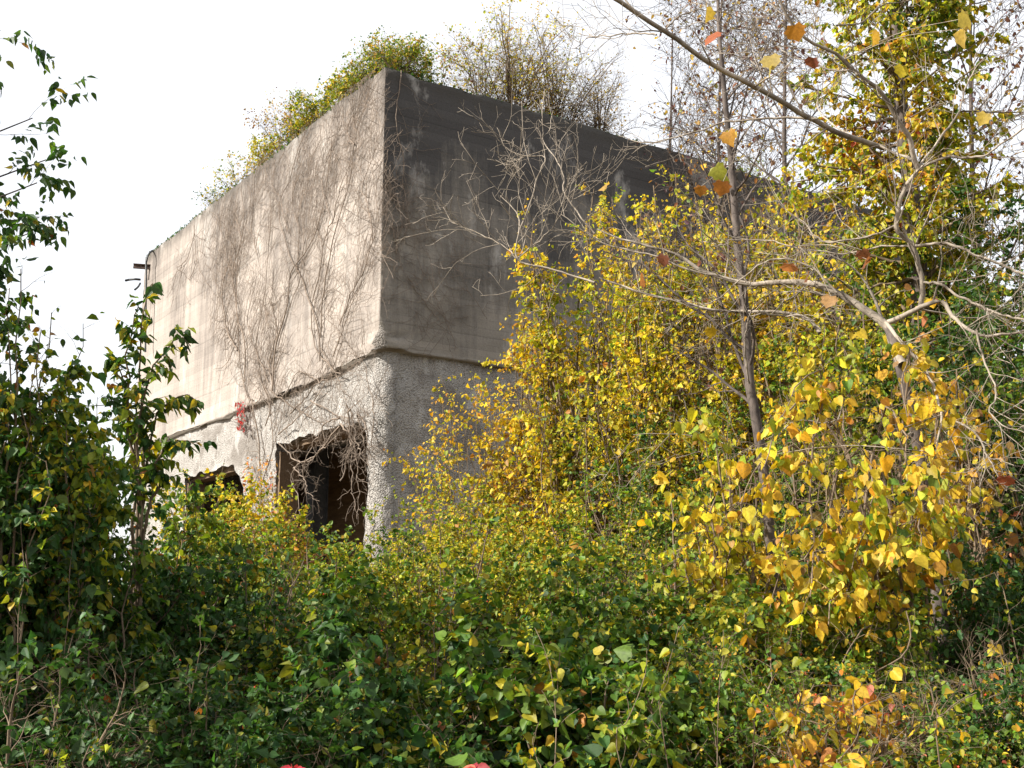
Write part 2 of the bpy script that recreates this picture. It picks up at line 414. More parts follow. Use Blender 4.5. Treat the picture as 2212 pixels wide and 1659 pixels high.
# ---- the concrete building
CORNER = at(832, 142, 20.0); ZT = CORNER[2]; C2 = np.array([CORNER[0], CORNER[1], 0])
dL = np.array([-.574, .819, 0]); dR = np.array([.8290, .5592, 0])
nL = np.array([-dL[1], dL[0], 0]); nR = np.array([dR[1], -dR[0], 0])
if nL[1] > 0: nL = -nL
if nR[1] > 0: nR = -nR
LL, LR = 14.5, 15.5
ZL = 6.05                                    # underside of the upper walls
def wl(s, h, off=0): return C2 + dL * s + nL * off + np.array([0, 0, h])
def wr(s, h, off=0): return C2 + dR * s + nR * off + np.array([0, 0, h])
def onL(u, v, off=.0): return on_plane(u, v, C2 + nL * off, nL)
def onR(u, v, off=.0): return on_plane(u, v, C2 + nR * off, nR)

def building():
    root = empty('concrete_building', C2, 'abandoned windowless concrete block building with bare vines on its sunlit side', 'building')
    # upper walls: outward skin as loops up the height, corner chipped off near the foot
    aL = np.concatenate([[0.0], np.linspace(.25, LL, 60)]); aR = np.concatenate([[0.0], np.linspace(.25, LR, 64)])
    hs = np.concatenate([ZL + np.array([0, .05, .12, .2, .3, .42, .52, .60, .66, .8, 1.05, 1.3]), np.linspace(ZL + 1.6, ZT, 30)])
    V, UV, mi_cols = [], [], []
    nc = len(aL) + len(aR)
    lip = lambda s, h: .0
    jl = rng.normal(0, 1, (len(hs), nc))
    for k, h in enumerate(hs):
        x = h - ZL
        c = .016 + (0 if x > .62 else .04 + .05 * int(3.5 * (1 - x / .62)) + rng.uniform(-.02, .03))
        for j in range(len(aL) - 1, -1, -1):
            s = c + aL[j] * (LL - c) / LL
            top = (-abs(rng.normal(0, .03)) * (rng.random() < .5) - .02 * max(0, math.sin(s * 1.7 + 1))) if k == len(hs) - 1 else 0
            bot = .22 * math.exp(-s / 1.8) * max(0, 1 - k / 7) + ((.02 * math.sin(s * 1.3) + rng.normal(0, .016)) if k == 0 else 0)
            V.append(wl(s, h + top + bot, (.012 if k == 0 else 0) + .004 * jl[k, j] + .008 * math.sin(s * .9 + h * .5)
                     + (.03 * rng.normal() if x < .62 and j < 2 else 0))); UV.append((s, h))
        for j in range(len(aR)):
            s = c + aR[j] * (LR - c) / LR
            top = (-abs(rng.normal(0, .035)) * (rng.random() < .5) - .03 * max(0, math.sin(s * 1.3))) if k == len(hs) - 1 else 0
            bot = .22 * max(0, 1 - k / 7) + ((.02 * math.sin(s * 1.1 + 2) + rng.normal(0, .016)) if k == 0 else 0)
            V.append(wr(s, h + top + bot, (.012 if k == 0 else 0) + .004 * jl[k, len(aL) + j] + .008 * math.sin(s * .8 + h * .4)
                     + (.03 * rng.normal() if x < .62 and j < 2 else 0))); UV.append((40 + s, h))
    V = np.array(V); UV = np.array(UV)
    q, mi = [], []
    for k in range(len(hs) - 1):
        for j in range(nc - 1):
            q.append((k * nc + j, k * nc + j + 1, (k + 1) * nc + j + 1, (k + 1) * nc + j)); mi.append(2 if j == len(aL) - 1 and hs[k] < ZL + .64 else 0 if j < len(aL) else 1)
    q = np.array(q)
    # closing back walls, soffit and roof as a far loop
    nV = len(V); far = C2 + dL * LL + dR * LR
    back = np.array([[far[0], far[1], ZL], [far[0], far[1], ZT]])
    V = np.vstack([V, back]); UV = np.vstack([UV, [[70, ZL], [70, ZT]]])
    top0 = (len(hs) - 1) * nc
    loops = list(q.ravel()); starts = list(np.arange(len(q)) * 4)
    def ng(ids, m_):
        starts.append(len(loops)); loops.extend(ids); mi.append(m_)
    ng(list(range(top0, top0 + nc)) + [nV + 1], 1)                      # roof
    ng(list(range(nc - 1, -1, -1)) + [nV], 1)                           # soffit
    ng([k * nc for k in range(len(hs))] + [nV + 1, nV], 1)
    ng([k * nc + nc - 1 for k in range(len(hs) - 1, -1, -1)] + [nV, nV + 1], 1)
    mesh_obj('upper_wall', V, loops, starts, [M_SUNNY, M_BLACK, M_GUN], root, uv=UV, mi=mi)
    # lower wall: rough sprayed skin round a rounded corner, openings left out
    inset, RC = .09, .42
    path, nrm, tag_ = [], [], []
    st = .11
    for s in np.arange(LL - .05, RC, -st): path.append(wl(s, 0, -inset)); nrm.append(nL); tag_.append(s)
    cc = C2 + dL * RC + dR * RC
    a0 = math.atan2(nL[1], nL[0]); a1 = math.atan2(nR[1], nR[0])
    if a1 < a0: a1 += 2 * math.pi
    rad = RC - inset
    for a in np.linspace(a0, a1, 10):
        n_ = np.array([math.cos(a), math.sin(a), 0]); path.append(cc + n_ * rad); nrm.append(n_); tag_.append(0)
    for s in np.arange(RC, LR, .13): path.append(wr(s, 0, -inset)); nrm.append(nR); tag_.append(-s)
    path = np.array(path); nrm = np.array(nrm); tag_ = np.array(tag_); n = len(path)
    H = np.arange(-.2, ZL + .001, .115); H[-1] = ZL + .24; m = len(H)
    O = openings
    ds = rng.normal(0, .016, (m, n))
    pz = path[None] + nrm[None] * (ds + .02 * np.sin(tag_ * 3.1)[None] + .02 * np.sin(H * 2.7)[:, None])[..., None]
    HH = np.repeat(H[:, None], n, 1); tops = {}
    def edge(O_, s):
        e = (s - O_[0]) / .75
        return O_[3] - .62 * max(0, 1 - max(e, 0))**2.2 + .03 * math.sin(s * 4.3) + .02 * math.sin(s * 9.1)
    for oi, O_ in enumerate(openings):
        kt = int(np.argmin(abs(H - O_[3]))); tops[oi] = kt
        for j in range(n):
            if O_[0] - .2 < tag_[j] < O_[1] + .2:
                b = edge(O_, tag_[j]) + rng.normal(0, .012)
                HH[:, j] = np.interp(np.arange(m), [0, kt, m - 1], [H[0], b, H[-1]])
    pz[..., 2] = HH
    inn = path[None] - nrm[None] * .5; inn = np.repeat(inn, m, 0); inn[..., 2] = HH
    V = np.concatenate([pz.reshape(-1, 3), inn.reshape(-1, 3)]); o2 = m * n
    hole = np.zeros((m - 1, n - 1), bool)
    for oi, (s0, s1, h0, h1, slope) in enumerate(O):
        for j in range(n - 1):
            s = (tag_[j] + tag_[j + 1]) / 2
            if s0 < s < s1:
                k0 = int(np.argmin(abs(H - h0))); hole[k0:tops[oi], j] = True
    loops = []
    for i in range(m - 1):
        for j in range(n - 1):
            a, b, c, d = i * n + j, i * n + j + 1, (i + 1) * n + j + 1, (i + 1) * n + j
            if not hole[i, j]:
                loops += [a, b, c, d, o2 + a, o2 + d, o2 + c, o2 + b]
            for (di, dj, e0, e1) in ((0, -1, a, d), (0, 1, b, c), (-1, 0, a, b), (1, 0, d, c)):
                ii, jj = i + di, j + dj
                inside = 0 <= ii < m - 1 and 0 <= jj < n - 1
                if hole[i, j] and inside and not hole[ii, jj]: loops += [e0, e1, o2 + e1, o2 + e0]
    mesh_obj('lower_wall', V, loops, np.arange(len(loops) // 4) * 4, M_GUN, root, smooth=True)
    box = lambda name, c, ax, ay, sx, sy, z0, z1, m_, bev=0: boxobj(name, c, ax, ay, sx, sy, z0, z1, m_, root, bev)
    # inside
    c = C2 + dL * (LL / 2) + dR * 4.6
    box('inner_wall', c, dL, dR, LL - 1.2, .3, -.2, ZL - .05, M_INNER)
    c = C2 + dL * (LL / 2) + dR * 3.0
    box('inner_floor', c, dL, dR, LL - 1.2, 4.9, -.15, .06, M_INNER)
    s = np.dot(onL(675, 1100) - C2, dL)
    pc = onL(684, 1100, -1.3); pc[2] = 0
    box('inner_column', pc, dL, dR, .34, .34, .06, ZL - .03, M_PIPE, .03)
    # rear faces of the lower storey
    c = C2 + dL * LL + dR * LR / 2; box('end_wall', c - dL * .2, dR, dL, LR - .6, .3, -.2, ZL - .04, M_GUN)
    # timber lintels over the openings
    for (s0, s1, h0, h1, slope) in O:
        c = wl((s0 + s1) / 2 + .3, 0, -.40)
        box('lintel', c, dL, dR, s1 - s0 - .55, .30, h1 - .10, h1 + .05, M_WOOD, .01)
        box('jamb_board', wl(s1 - .09, 0, -.34), dL, dR, .06, .42, .1, h1 - .16, M_WOOD, .01)
    # moss along the sunny parapet
    n = 900; ss = LL - rng.random(n)**1.4 * LL
    P = wl(0, ZT - .03)[None] + dL[None] * ss[:, None] - nL[None] * rng.random((n, 1)) * .12
    leaves('moss', P, norm(rng.normal(size=(n, 3)) + [0, 0, .7]), norm(rng.normal(size=(n, 3))), rng.uniform(.03, .10, n), colors('dkgreen', n), M_LEAF, root, 'tiny', .6)['kind'] = 'stuff'
    n = 700; ss = rng.random(n) * LR
    P = wr(0, ZT - .03)[None] + dR[None] * ss[:, None] - nR[None] * rng.random((n, 1)) * .12
    leaves('moss', P, norm(rng.normal(size=(n, 3)) + [0, 0, .7]), norm(rng.normal(size=(n, 3))), rng.uniform(.03, .09, n), colors('dkgreen', n), M_LEAF, root, 'tiny', .6)['kind'] = 'stuff'
    # steel bracket and bent pipe at the far end
    p = onL(314, 577, .10); zc = p[2]
    arm = norm(np.array([1, .25, 0.0]))
    V = []
    bm = bmesh.new()
    def bar(c, ax, ay, az, sx, sy, sz):
        r_ = bmesh.ops.create_cube(bm, size=1)
        for v in r_['verts']:
            co = v.co.copy(); v.co = Vector(c + ax * co.x * sx + ay * co.y * sy + az * co.z * sz) - root.location
    z = np.array([0, 0, 1.0]); ya = np.cross(z, arm)
    bar(p, arm, ya, z, .66, .02, .13); bar(p + z * .055 + ya * -.05, arm, ya, z, .655, .10, .018); bar(p - z * .055 + ya * -.05, arm, ya, z, .655, .10, .018)
    for k in range(-3, 4): bar(p + arm * k * .08 - ya * .012, arm, ya, z, .018, .01, .05)
    me = bpy.data.meshes.new('steel_bracket'); bm.to_mesh(me); bm.free(); me.materials.append(M_RUST)
    o = bpy.data.objects.new('steel_bracket', me); COL.objects.link(o); o.parent = root
    pts = [onL(333, 541, -.1), onL(328, 542, .06), onL(321, 549, .22), onL(316, 565, .24), onL(316, 600, .24), onL(315, 660, .22), onL(314, 760, .2)]
    P = smooth(pts, 20)[None]; tubes('bent_pipe', [(P, np.full((1, 20), .028), 8)], M_PIPE, root)
    pts = [onL(303, 604, .05), onL(292, 603, .2), onL(280, 604, .3), onL(271, 606, .42)]
    P = smooth(pts, 10)[None]; P2 = smooth([onL(303, 612, .05), onL(298, 620, .15), onL(291, 626, .25)], 10)[None]
    tubes('insulator_arm', [(P, np.full((1, 10), .035), 7), (P2, np.full((1, 10), .03), 7)], M_PIPE, root)
    return root

def boxobj(name, c, ax, ay, sx, sy, z0, z1, m_, parent, bev=0):
    bm = bmesh.new(); bmesh.ops.create_cube(bm, size=1)
    for v in bm.verts:
        x, y, z = v.co
        v.co = Vector(np.array(c) * [1, 1, 0] + ax * x * sx + ay * y * sy + np.array([0, 0, z0 + (z + .5) * (z1 - z0)])) - parent.location
    if bev: bmesh.ops.bevel(bm, geom=bm.edges[:], offset=bev, segments=2, affect='EDGES')
    bmesh.ops.recalc_face_normals(bm, faces=bm.faces)
    me = bpy.data.meshes.new(name); bm.to_mesh(me); bm.free(); me.materials.append(m_)
    o = bpy.data.objects.new(name, me); COL.objects.link(o); o.parent = parent
    return o

def sL(u, v): return float(np.dot(onL(u, v) - C2, dL))
def hL(u, v): return float(onL(u, v)[2])
openings = [(sL(797, 1000), sL(588, 1000), 1.0, hL(700, 928), 0.0),
            (sL(520, 1000), sL(395, 1010), 1.0, hL(520, 996), 0.0)]
building()

# ================================================================== bare vines on the walls
def c1(pts): return [(230.4 + .4583 * x, 92.2 + .4583 * y) for x, y in pts]
def c2(pts): return [(230.4 + .4583 * x, 645 + .4583 * y) for x, y in pts]
def vine(label, stems, rad=.016, n1=16, L1=.9, n2=7, L2=.4, wall='L', free=0.0, n3=3, group='bare vines on the concrete walls'):
    pl, n_, off0 = (onL, nL, .05) if wall == 'L' else (onR, nR, .05)
    K = 26
    P = np.array([smooth([pl(u, v, off0 + rng.uniform(0, .05) + free) for u, v in s], K) for s in stems])
    P = wiggle(P, .022)
    Rr = rad * rng.uniform(.6, 1.1, (len(P), 1)) * np.linspace(1, .35, K)[None]
    T1, R1 = spawn(P, Rr, int(n1 * 1.3), .05, 1, L1 * 1.8, 52, 11, -.02, .2, .5, .06, .2, .3, flat=n_)
    T2, R2 = spawn(T1, R1, max(2, n2 - 4), .1, 1, L2 * 2.3, 60, 9, .0, .2, .55, .06, .3, .35, flat=n_)
    T3, R3 = spawn(T2, R2, 2, .2, 1, L2 * .6, 45, 4, .0, .3, .75, 0, .3, .5)
    def press(X):                              # keep the stems creeping over the wall face
        d = ((X - C2) * n_).sum(-1, keepdims=True)
        X = X - n_ * d + n_ * np.clip(np.abs(d), .012, .05 + free)
        return X
    if not free: P, T1, T2, T3 = press(P), press(T1), press(T2), press(T3)
    def below(X):                              # nothing climbs past the parapet
        X[..., 2] = np.minimum(X[..., 2], ZT + .05); return X
    P, T1, T2, T3 = map(below, (P, T1, T2, T3))
    b = P[0, 0].copy()
    root = empty('climbing_vine', b, label, 'vine', group)
    R2 = np.maximum(R2, .0024); R3 = np.maximum(R3, .0017)
    tubes('stems', [(P, Rr, 5), (T1, np.maximum(R1, .004), 4)], M_VINE, root)
    tubes('twigs', [(T2, R2, 3), (T3, R3, 3)], M_VINE, root)
    return root
vine('leafless vine looping in a hanging arc near the far end of the sunlit wall',
     [c1([(410, 860), (415, 950), (430, 1060), (480, 1160), (520, 1195), (590, 1150)]), c1([(590, 1150), (600, 1000), (540, 860), (480, 800)]),
      c1([(415, 880), (380, 1000), (330, 1060), (390, 1120)])], .013, 12, .7, 4, .35)
vine('leafless vine rising straight from the left opening, forming a thick vertical line',
     [c2([(700, 1150), (720, 900), (700, 700), (660, 450)]) + c1([(640, 1659), (615, 1450), (600, 1200), (610, 1000), (640, 850), (630, 690)]),
      c1([(650, 1600), (640, 1400), (600, 1200), (560, 1000), (530, 850)]), c1([(615, 1450), (560, 1300), (540, 1150), (600, 980)]),
      c1([(600, 1200), (590, 1050), (630, 930), (590, 800)])], .022, 22, .7, 7, .36)
vine('leafless vine with several stems meeting in a knot between both openings',
     [c2([(720, 900), (770, 700), (760, 500), (740, 430)]) + c1([(720, 1600), (700, 1400), (730, 1250), (750, 1050), (770, 850), (760, 700), (740, 600)]),
      c1([(770, 1640), (800, 1450), (850, 1250), (870, 1100), (960, 980), (1000, 850), (1040, 600), (1050, 450)]),
      c2([(740, 600), (770, 500), (720, 400), (690, 300)]), c1([(760, 1600), (690, 1450), (660, 1300), (700, 1100)]),
      c1([(780, 1620), (760, 1500), (790, 1380), (760, 1200)])], .02, 20, .8, 7, .38)
vine('fine leafless vine spreading over the upper middle of the sunlit wall',
     [c1([(860, 1250), (900, 1100), (930, 900), (920, 700), (960, 520)]), c1([(700, 1000), (680, 850), (700, 700), (690, 620)]), c1([(850, 900), (820, 750), (780, 650), (800, 560)])], .011, 18, .8, 7, .4)
vine('fine leafless vine left of the vertical stem line on the sunlit wall',
     [c1([(560, 1500), (540, 1300), (500, 1100), (470, 950), (440, 860)]), c1([(520, 1200), (540, 1050), (520, 900), (540, 800)])], .009, 14, .7, 6, .36)
vine('leafless vine leaning left up the middle of the sunlit wall',
     [c1([(1000, 1500), (990, 1350), (940, 1200), (890, 1080), (840, 950), (800, 800), (860, 640), (900, 480), (940, 400)]),
      c1([(1100, 1560), (1020, 1500), (970, 1400), (960, 1250), (1000, 1080), (1010, 960), (960, 800), (980, 560)]),
      c1([(890, 1080), (900, 900), (870, 760), (880, 560)])], .018, 20, .85, 7, .4)
vine('leafless vine climbing right up to the top of the sunlit wall',
     [c1([(1000, 1390), (1010, 1200), (1030, 1050), (1080, 850), (1130, 650), (1160, 480), (1200, 330), (1230, 240)]),
      c1([(1010, 960), (1050, 830), (1090, 700), (1140, 560), (1180, 440), (1150, 340), (1120, 330)]),
      c1([(1050, 830), (1010, 700), (1030, 560), (1090, 420), (1110, 330)]),
      c1([(1160, 480), (1130, 400), (1180, 300), (1220, 200)])], .016, 20, .8, 7, .4)
vine('leafless vine close beside the building corner on the sunlit wall',
     [c1([(1090, 1330), (1150, 1150), (1200, 1050), (1240, 930), (1270, 830), (1250, 700), (1290, 560)]),
      c1([(1060, 1480), (1130, 1250), (1180, 1120), (1250, 900)]), c1([(1240, 930), (1230, 800), (1200, 700), (1240, 560), (1280, 420)])], .014, 18, .7, 7, .36)
vine('tangled leafless vine spreading over the rough pale band above the big opening',
     [c2([(960, 480), (1100, 560), (1200, 560), (1260, 500)]), c2([(760, 430), (900, 500), (1000, 560), (1100, 560)]),
      c2([(1000, 230), (1100, 400), (1150, 560)]), c2([(800, 640), (900, 560), (1000, 420), (1050, 330), (1100, 200)]),
      c2([(1000, 400), (900, 350), (830, 440), (780, 560)]), c2([(1240, 700), (1260, 520), (1230, 380), (1180, 280), (1060, 120)]),
      c2([(860, 540), (950, 440), (1080, 380), (1200, 300)])], .015, 15, .5, 6, .3)
vine('thick bare vine stems dangling in front of the dark opening',
     [c2([(1130, 500), (1155, 620), (1160, 750), (1170, 900), (1180, 1040)]), c2([(1150, 520), (1150, 700), (1155, 850), (1165, 1000)]),
      c2([(1180, 540), (1230, 640), (1245, 800)]), c2([(1100, 590), (1160, 700), (1230, 790)]),
      c2([(810, 680), (860, 740), (920, 745), (1000, 700), (1080, 650), (1120, 560)]), c2([(1100, 600), (1000, 700), (900, 780), (870, 850), (900, 950), (920, 1050)]),
      c2([(1100, 860), (1120, 800), (1140, 720), (1120, 560)]), c2([(880, 800), (920, 840), (960, 910), (1005, 955)]),
      c2([(1180, 550), (1210, 650), (1225, 760)]), c2([(1100, 560), (1020, 640), (940, 800), (930, 850)])], .018, 7, .3, 3, .18, 'L', .10)
vine('curly dry vine hanging down the shaded wall just right of the corner',
     [c1([(1390, 130), (1370, 260), (1350, 400), (1370, 540), (1400, 700), (1420, 850), (1390, 950)]),
      c1([(1330, 500), (1350, 650), (1400, 800), (1440, 860)]), c1([(1350, 850), (1400, 1000), (1410, 1100)]),
      c1([(1300, 930), (1380, 860), (1430, 830), (1390, 700)])], .011, 14, .5, 6, .3, 'R')
vine('thin dry vine crossing the lower part of the shaded wall',
     [c1([(1640, 1450), (1600, 1300), (1560, 1200), (1600, 1000)]), c1([(1800, 1300), (1700, 1150), (1660, 1000), (1720, 900)]),
      c1([(1420, 1100), (1480, 1180), (1560, 1280), (1620, 1400)])], .008, 10, .6, 4, .3, 'R')

# ================================================================== shrubs on the roof
def roof_shrub(side, u, v, back, hpx, r, label, **kw):
    p = (onL if side == 'L' else onR)(u, v); Y = p[1]
    b = p - (nL if side == 'L' else nR) * back; b[2] = ZT - .02; hpx *= 1.3; kw['open_'] = .48 + .52 * kw.get('open_', 0); kw['thick'] *= .8; r *= 1.12; kw['arch'] = .5; kw['twig'] *= 1.25; kw['canes'] = int(kw['canes'] * .75)
    return shrub('roof_shrub', b, hpx / F * Y + back * .32, r, label, 'shrub', 'shrubs growing on the flat roof', base_r=.15, sides=3, **kw)
roof_shrub('L', 415, 461, .6, 66, .75, 'small thin yellow-green shrub, lowest on the left roof edge', pal='yelgreen', pal2='dkgreen', mixf=.4, canes=16, twigs=10, per=5, leaf=.075, twig=.45, clear=.2, open_=.35, thick=.012)
roof_shrub('L', 472, 418, .6, 80, .7, 'sparse yellow leaved shrub, second up the left roof edge', pal='yelgreen', pal2='bronze', mixf=.4, canes=15, twigs=9, per=5, leaf=.07, twig=.45, clear=.25, open_=.4, thick=.012)
roof_shrub('L', 562, 345, .7, 128, .95, 'tall thin bronze shrub with many bare twigs on the left roof edge', pal='bronze', pal2='purple', mixf=.3, canes=24, twigs=11, per=5, leaf=.06, twig=.5, clear=.25, open_=.4, thick=.013)
roof_shrub('L', 632, 285, .7, 96, .75, 'dense yellow-green shrub leaning over the left roof edge', pal='limegreen', pal2='yellow', mixf=.45, canes=26, twigs=12, per=7, leaf=.07, twig=.36, clear=.2, thick=.012)
roof_shrub('L', 690, 238, .7, 84, .75, 'bushy lime shrub with orange tinge on the left roof edge', pal='limegreen', pal2='yelgreen', mixf=.4, canes=26, twigs=12, per=7, leaf=.07, twig=.36, clear=.2, thick=.012)
roof_shrub('L', 760, 195, .9, 100, .9, 'airy green shrub with upright shoots left of the roof corner', pal='limegreen', pal2='dkgreen', mixf=.35, canes=24, twigs=11, per=6, leaf=.06, twig=.42, clear=.2, open_=.3, thick=.012)
roof_shrub('R', 880, 157, 1.0, 84, .85, 'bright green shrub behind the roof corner', pal='limegreen', pal2='yelgreen', mixf=.25, canes=26, twigs=12, per=7, leaf=.06, twig=.36, clear=.15, open_=.1, thick=.012)
roof_shrub('R', 955, 176, 1.0, 60, .8, 'low green shrub right of the roof corner', pal='limegreen', pal2='green', mixf=.3, canes=22, twigs=11, per=6, leaf=.06, twig=.34, clear=.1, open_=.2, thick=.011)
roof_shrub('R', 1010, 192, 1.2, 88, .7, 'purple leaved thin shrub among green ones on the roof', pal='purple', pal2='limegreen', mixf=.3, canes=12, twigs=8, per=5, leaf=.065, twig=.4, clear=.3, open_=.5, thick=.011)
roof_shrub('R', 1110, 222, 1.2, 150, 1.3, 'thin twiggy shrub with few yellow leaves on the roof', pal='bronze', pal2='yelgreen', mixf=.45, canes=26, twigs=12, per=5, leaf=.06, twig=.55, clear=.2, open_=.5, thick=.015)
roof_shrub('R', 1185, 246, 1.4, 225, 1.9, 'largest roof shrub, golden leaved with bare tops', pal='yelgreen', pal2='yellow', mixf=.5, canes=40, twigs=14, per=6, leaf=.065, twig=.6, clear=.15, open_=.4, thick=.022)
roof_shrub('R', 1290, 278, 1.5, 195, 1.8, 'bare grey twiggy shrub with scattered brown leaves on the roof', pal='bronze', pal2='yelgreen', mixf=.35, canes=40, twigs=15, per=4, leaf=.06, twig=.65, clear=.1, open_=.6, thick=.022)
roof_shrub('R', 1370, 305, 1.3, 130, 1.6, 'low spreading bare shrub at the right of the roof row', pal='bronze', pal2='yellow', mixf=.2, canes=30, twigs=14, per=4, leaf=.06, twig=.6, clear=.1, open_=.65, thick=.018)
for u_, v_, hp, r_, lab, p_ in ((530, 374, 70, .7, 'low yellow-green shrub filling the gap in the middle of the left roof edge', 'yelgreen'), (600, 320, 60, .6, 'low lime shrub beside the bronze one on the left roof edge', 'limegreen'),
        (725, 221, 70, .7, 'low lime shrub between the taller ones on the left roof edge', 'limegreen'), (805, 167, 62, .7, 'small green shrub at the very roof corner', 'limegreen')):
    roof_shrub('L', u_, v_, .6, hp, r_, lab, pal=p_, pal2='bronze', mixf=.2, canes=26, twigs=11, per=6, leaf=.07, twig=.34, clear=.15, open_=.15, thick=.011)
roof_shrub('R', 1660, 388, .8, 34, .8, 'low green tuft on the far right roof edge', pal='green', pal2='limegreen', mixf=.3, canes=16, twigs=8, per=5, leaf=.07, twig=.3, clear=.1, open_=.3, thick=.01)

# ================================================================== the hedge of honeysuckle under the building
HG = 'shrubs of the overgrown thicket'
def hedge(u, vtop, Y, r, label, **kw):
    d = dict(pal='green', canes=34, twigs=13, per=8, leaf=.058, kind='oval', clear=.15, berries=60, group=HG, base_r=.35)
    d.update(kw); return bush('honeysuckle_shrub', u, vtop, Y, r, label, **d)
# front row
hedge(60, 1405, 5.2, .85, 'deep green shrub in the bottom left corner', pal='dkgreen', leaf=.06, kind='point', canes=30)
hedge(430, 1360, 5.9, .95, 'deep green pointed-leaf shrub at the bottom, left of the red sprig', pal='dkgreen', leaf=.062, kind='point')
hedge(800, 1370, 6.0, .95, 'dark green shrub between the two red sprigs at the bottom', pal='dkgreen', pal2='limegreen', mixf=.25, leaf=.08, kind='long', width=1.1)
hedge(1180, 1370, 6.1, .95, 'dark green shrub right of the right-hand red sprig at the bottom', pal='green', pal2='dkgreen', mixf=.5, leaf=.085, kind='heart', canes=28, per=6)
hedge(1540, 1400, 6.1, .95, 'small leaved green shrub at the bottom below the slim dark trunk', pal='green', pal2='limegreen', mixf=.3, leaf=.05, kind='long', width=1.2)
hedge(1880, 1420, 6.0, .95, 'olive shrub with orange and brown leaves at the bottom right', pal='green', pal2='ripe', mixf=.3, leaf=.045)
hedge(2180, 1400, 6.0, .9, 'dull green shrub in the bottom right corner', pal='dkgreen', pal2='green', mixf=.4, leaf=.045)
# second row
hedge(150, 1230, 7.4, 1.15, 'dark shaded shrub beneath the left leafy bush', pal='dkgreen', leaf=.07, kind='point')
hedge(520, 1215, 7.8, 1.2, 'dark green shrub in front of the left pillar', pal='dkgreen', pal2='limegreen', mixf=.4, leaf=.06)
hedge(880, 1235, 8.0, 1.25, 'mid green shrub with red berries below the big opening', pal='green', pal2='limegreen', mixf=.45, berries=160, leaf=.072)
hedge(1230, 1215, 8.2, 1.25, 'mixed green shrub in the centre of the thicket', pal='green', pal2='yelgreen', mixf=.3, leaf=.075, kind='point')
hedge(1560, 1250, 8.2, 1.2, 'green shrub with yellow flecks left of the golden round leaves', pal='green', pal2='yelgreen', mixf=.25)
hedge(1980, 1270, 8.4, 1.2, 'dark green shrub under the golden round leaves', pal='dkgreen', pal2='green', mixf=.3)
hedge(1900, 1250, 7.5, .75, 'fresh green shrub hiding the foot of the golden draped tree', pal='green', pal2='limegreen', mixf=.3, leaf=.06, canes=30)
hedge(1640, 1290, 7.2, .8, 'fresh green shrub at the foot of the slim dark trunk', pal='green', pal2='limegreen', mixf=.35, leaf=.06, canes=30)
# third row
hedge(330, 1120, 9.8, 1.35, 'dark shrub with yellow flecks below the tall leafy shoots', pal='dkgreen', pal2='limegreen', mixf=.3, leaf=.065, kind='point')
hedge(690, 1112, 10.4, 1.3, 'green shrub directly below the dark opening', pal='limegreen', pal2='green', mixf=.45, berries=120)
hedge(960, 1085, 10.6, 1.4, 'sunny yellow-green shrub below the rough corner of the building', pal='limegreen', pal2='yelgreen', mixf=.3, berries=90)
hedge(1250, 1060, 10.8, 1.4, 'lime shrub with yellowing twigs right of the building corner', pal='limegreen', pal2='yelgreen', mixf=.35)
hedge(1500, 1090, 10.8, 1.3, 'green shrub behind the slim dark trunk', pal='green', pal2='limegreen', mixf=.35)
# fourth row
hedge(840, 1095, 13.2, 1.0, 'low yellow-green shrub touching the lit jamb of the opening', pal='limegreen', pal2='yelgreen', mixf=.35, leaf=.06)
hedge(1020, 1045, 13.8, 1.45, 'yellow-green shrub at the foot of the shaded rough wall', pal='yelgreen', pal2='limegreen', mixf=.45, leaf=.06)
hedge(1230, 980, 14.2, 1.5, 'bronze and green shrub against the shaded wall', pal='limegreen', pal2='yelgreen', mixf=.5, leaf=.06)
hedge(1400, 900, 13.4, 1.3, 'tall dark green shrub behind the yellow tree', pal='green', pal2='dkgreen', mixf=.4, leaf=.06)
hedge(1560, 830, 13.0, 1.5, 'tall green shrub left of the slim dark trunk', pal='green', pal2='limegreen', mixf=.3, leaf=.06)
hedge(1790, 740, 12.6, 1.7, 'tall bushy green shrub behind the golden round leaves', pal='green', pal2='dkgreen', mixf=.4, leaf=.06, canes=44)
hedge(450, 985, 14.0, 1.2, 'yellowing shrub in front of the left opening', pal='limegreen', pal2='yellow', mixf=.35, leaf=.07)
hedge(585, 1050, 15.0, .9, 'small yellow-orange shrub at the foot of the left pillar', pal='yelgreen', pal2='redorange', mixf=.4, leaf=.07)

# ================================================================== left side
def tall_bush(name, *a, **k): return bush(name, *a, **k)
LB = dict(pal='dkgreen', kind='point', droop=.9, width=.8, clump=.15)
bush('leafy_bush', 25, 565, 6.1, .52, 'tall dark leafy bush on the left edge with yellow-tinged top', pal2='limegreen', mixf=.3, canes=40, twigs=13, per=7, leaf=.08, clear=.25, twig=.30, lean=(-.05, 0), **LB)
bush('leafy_bush', 135, 790, 6.7, .46, 'dark green bush against the sky left of the building', pal2='green', mixf=.35, canes=28, twigs=12, per=6, leaf=.078, clear=.25, twig=.32, open_=.1, **LB)
bush('leafy_bush', 110, 990, 7.6, 1.0, 'broad dark bush filling the left side below the taller ones', pal2='green', mixf=.35, canes=44, twigs=14, per=8, leaf=.078, clear=.1, twig=.36, **LB)
bush('leafy_bush', 380, 1035, 8.6, .8, 'leafy dark bush with yellow leaves below the tall arching shoots', pal2='limegreen', mixf=.35, canes=34, twigs=13, per=7, leaf=.078, clear=.1, twig=.34, **LB)

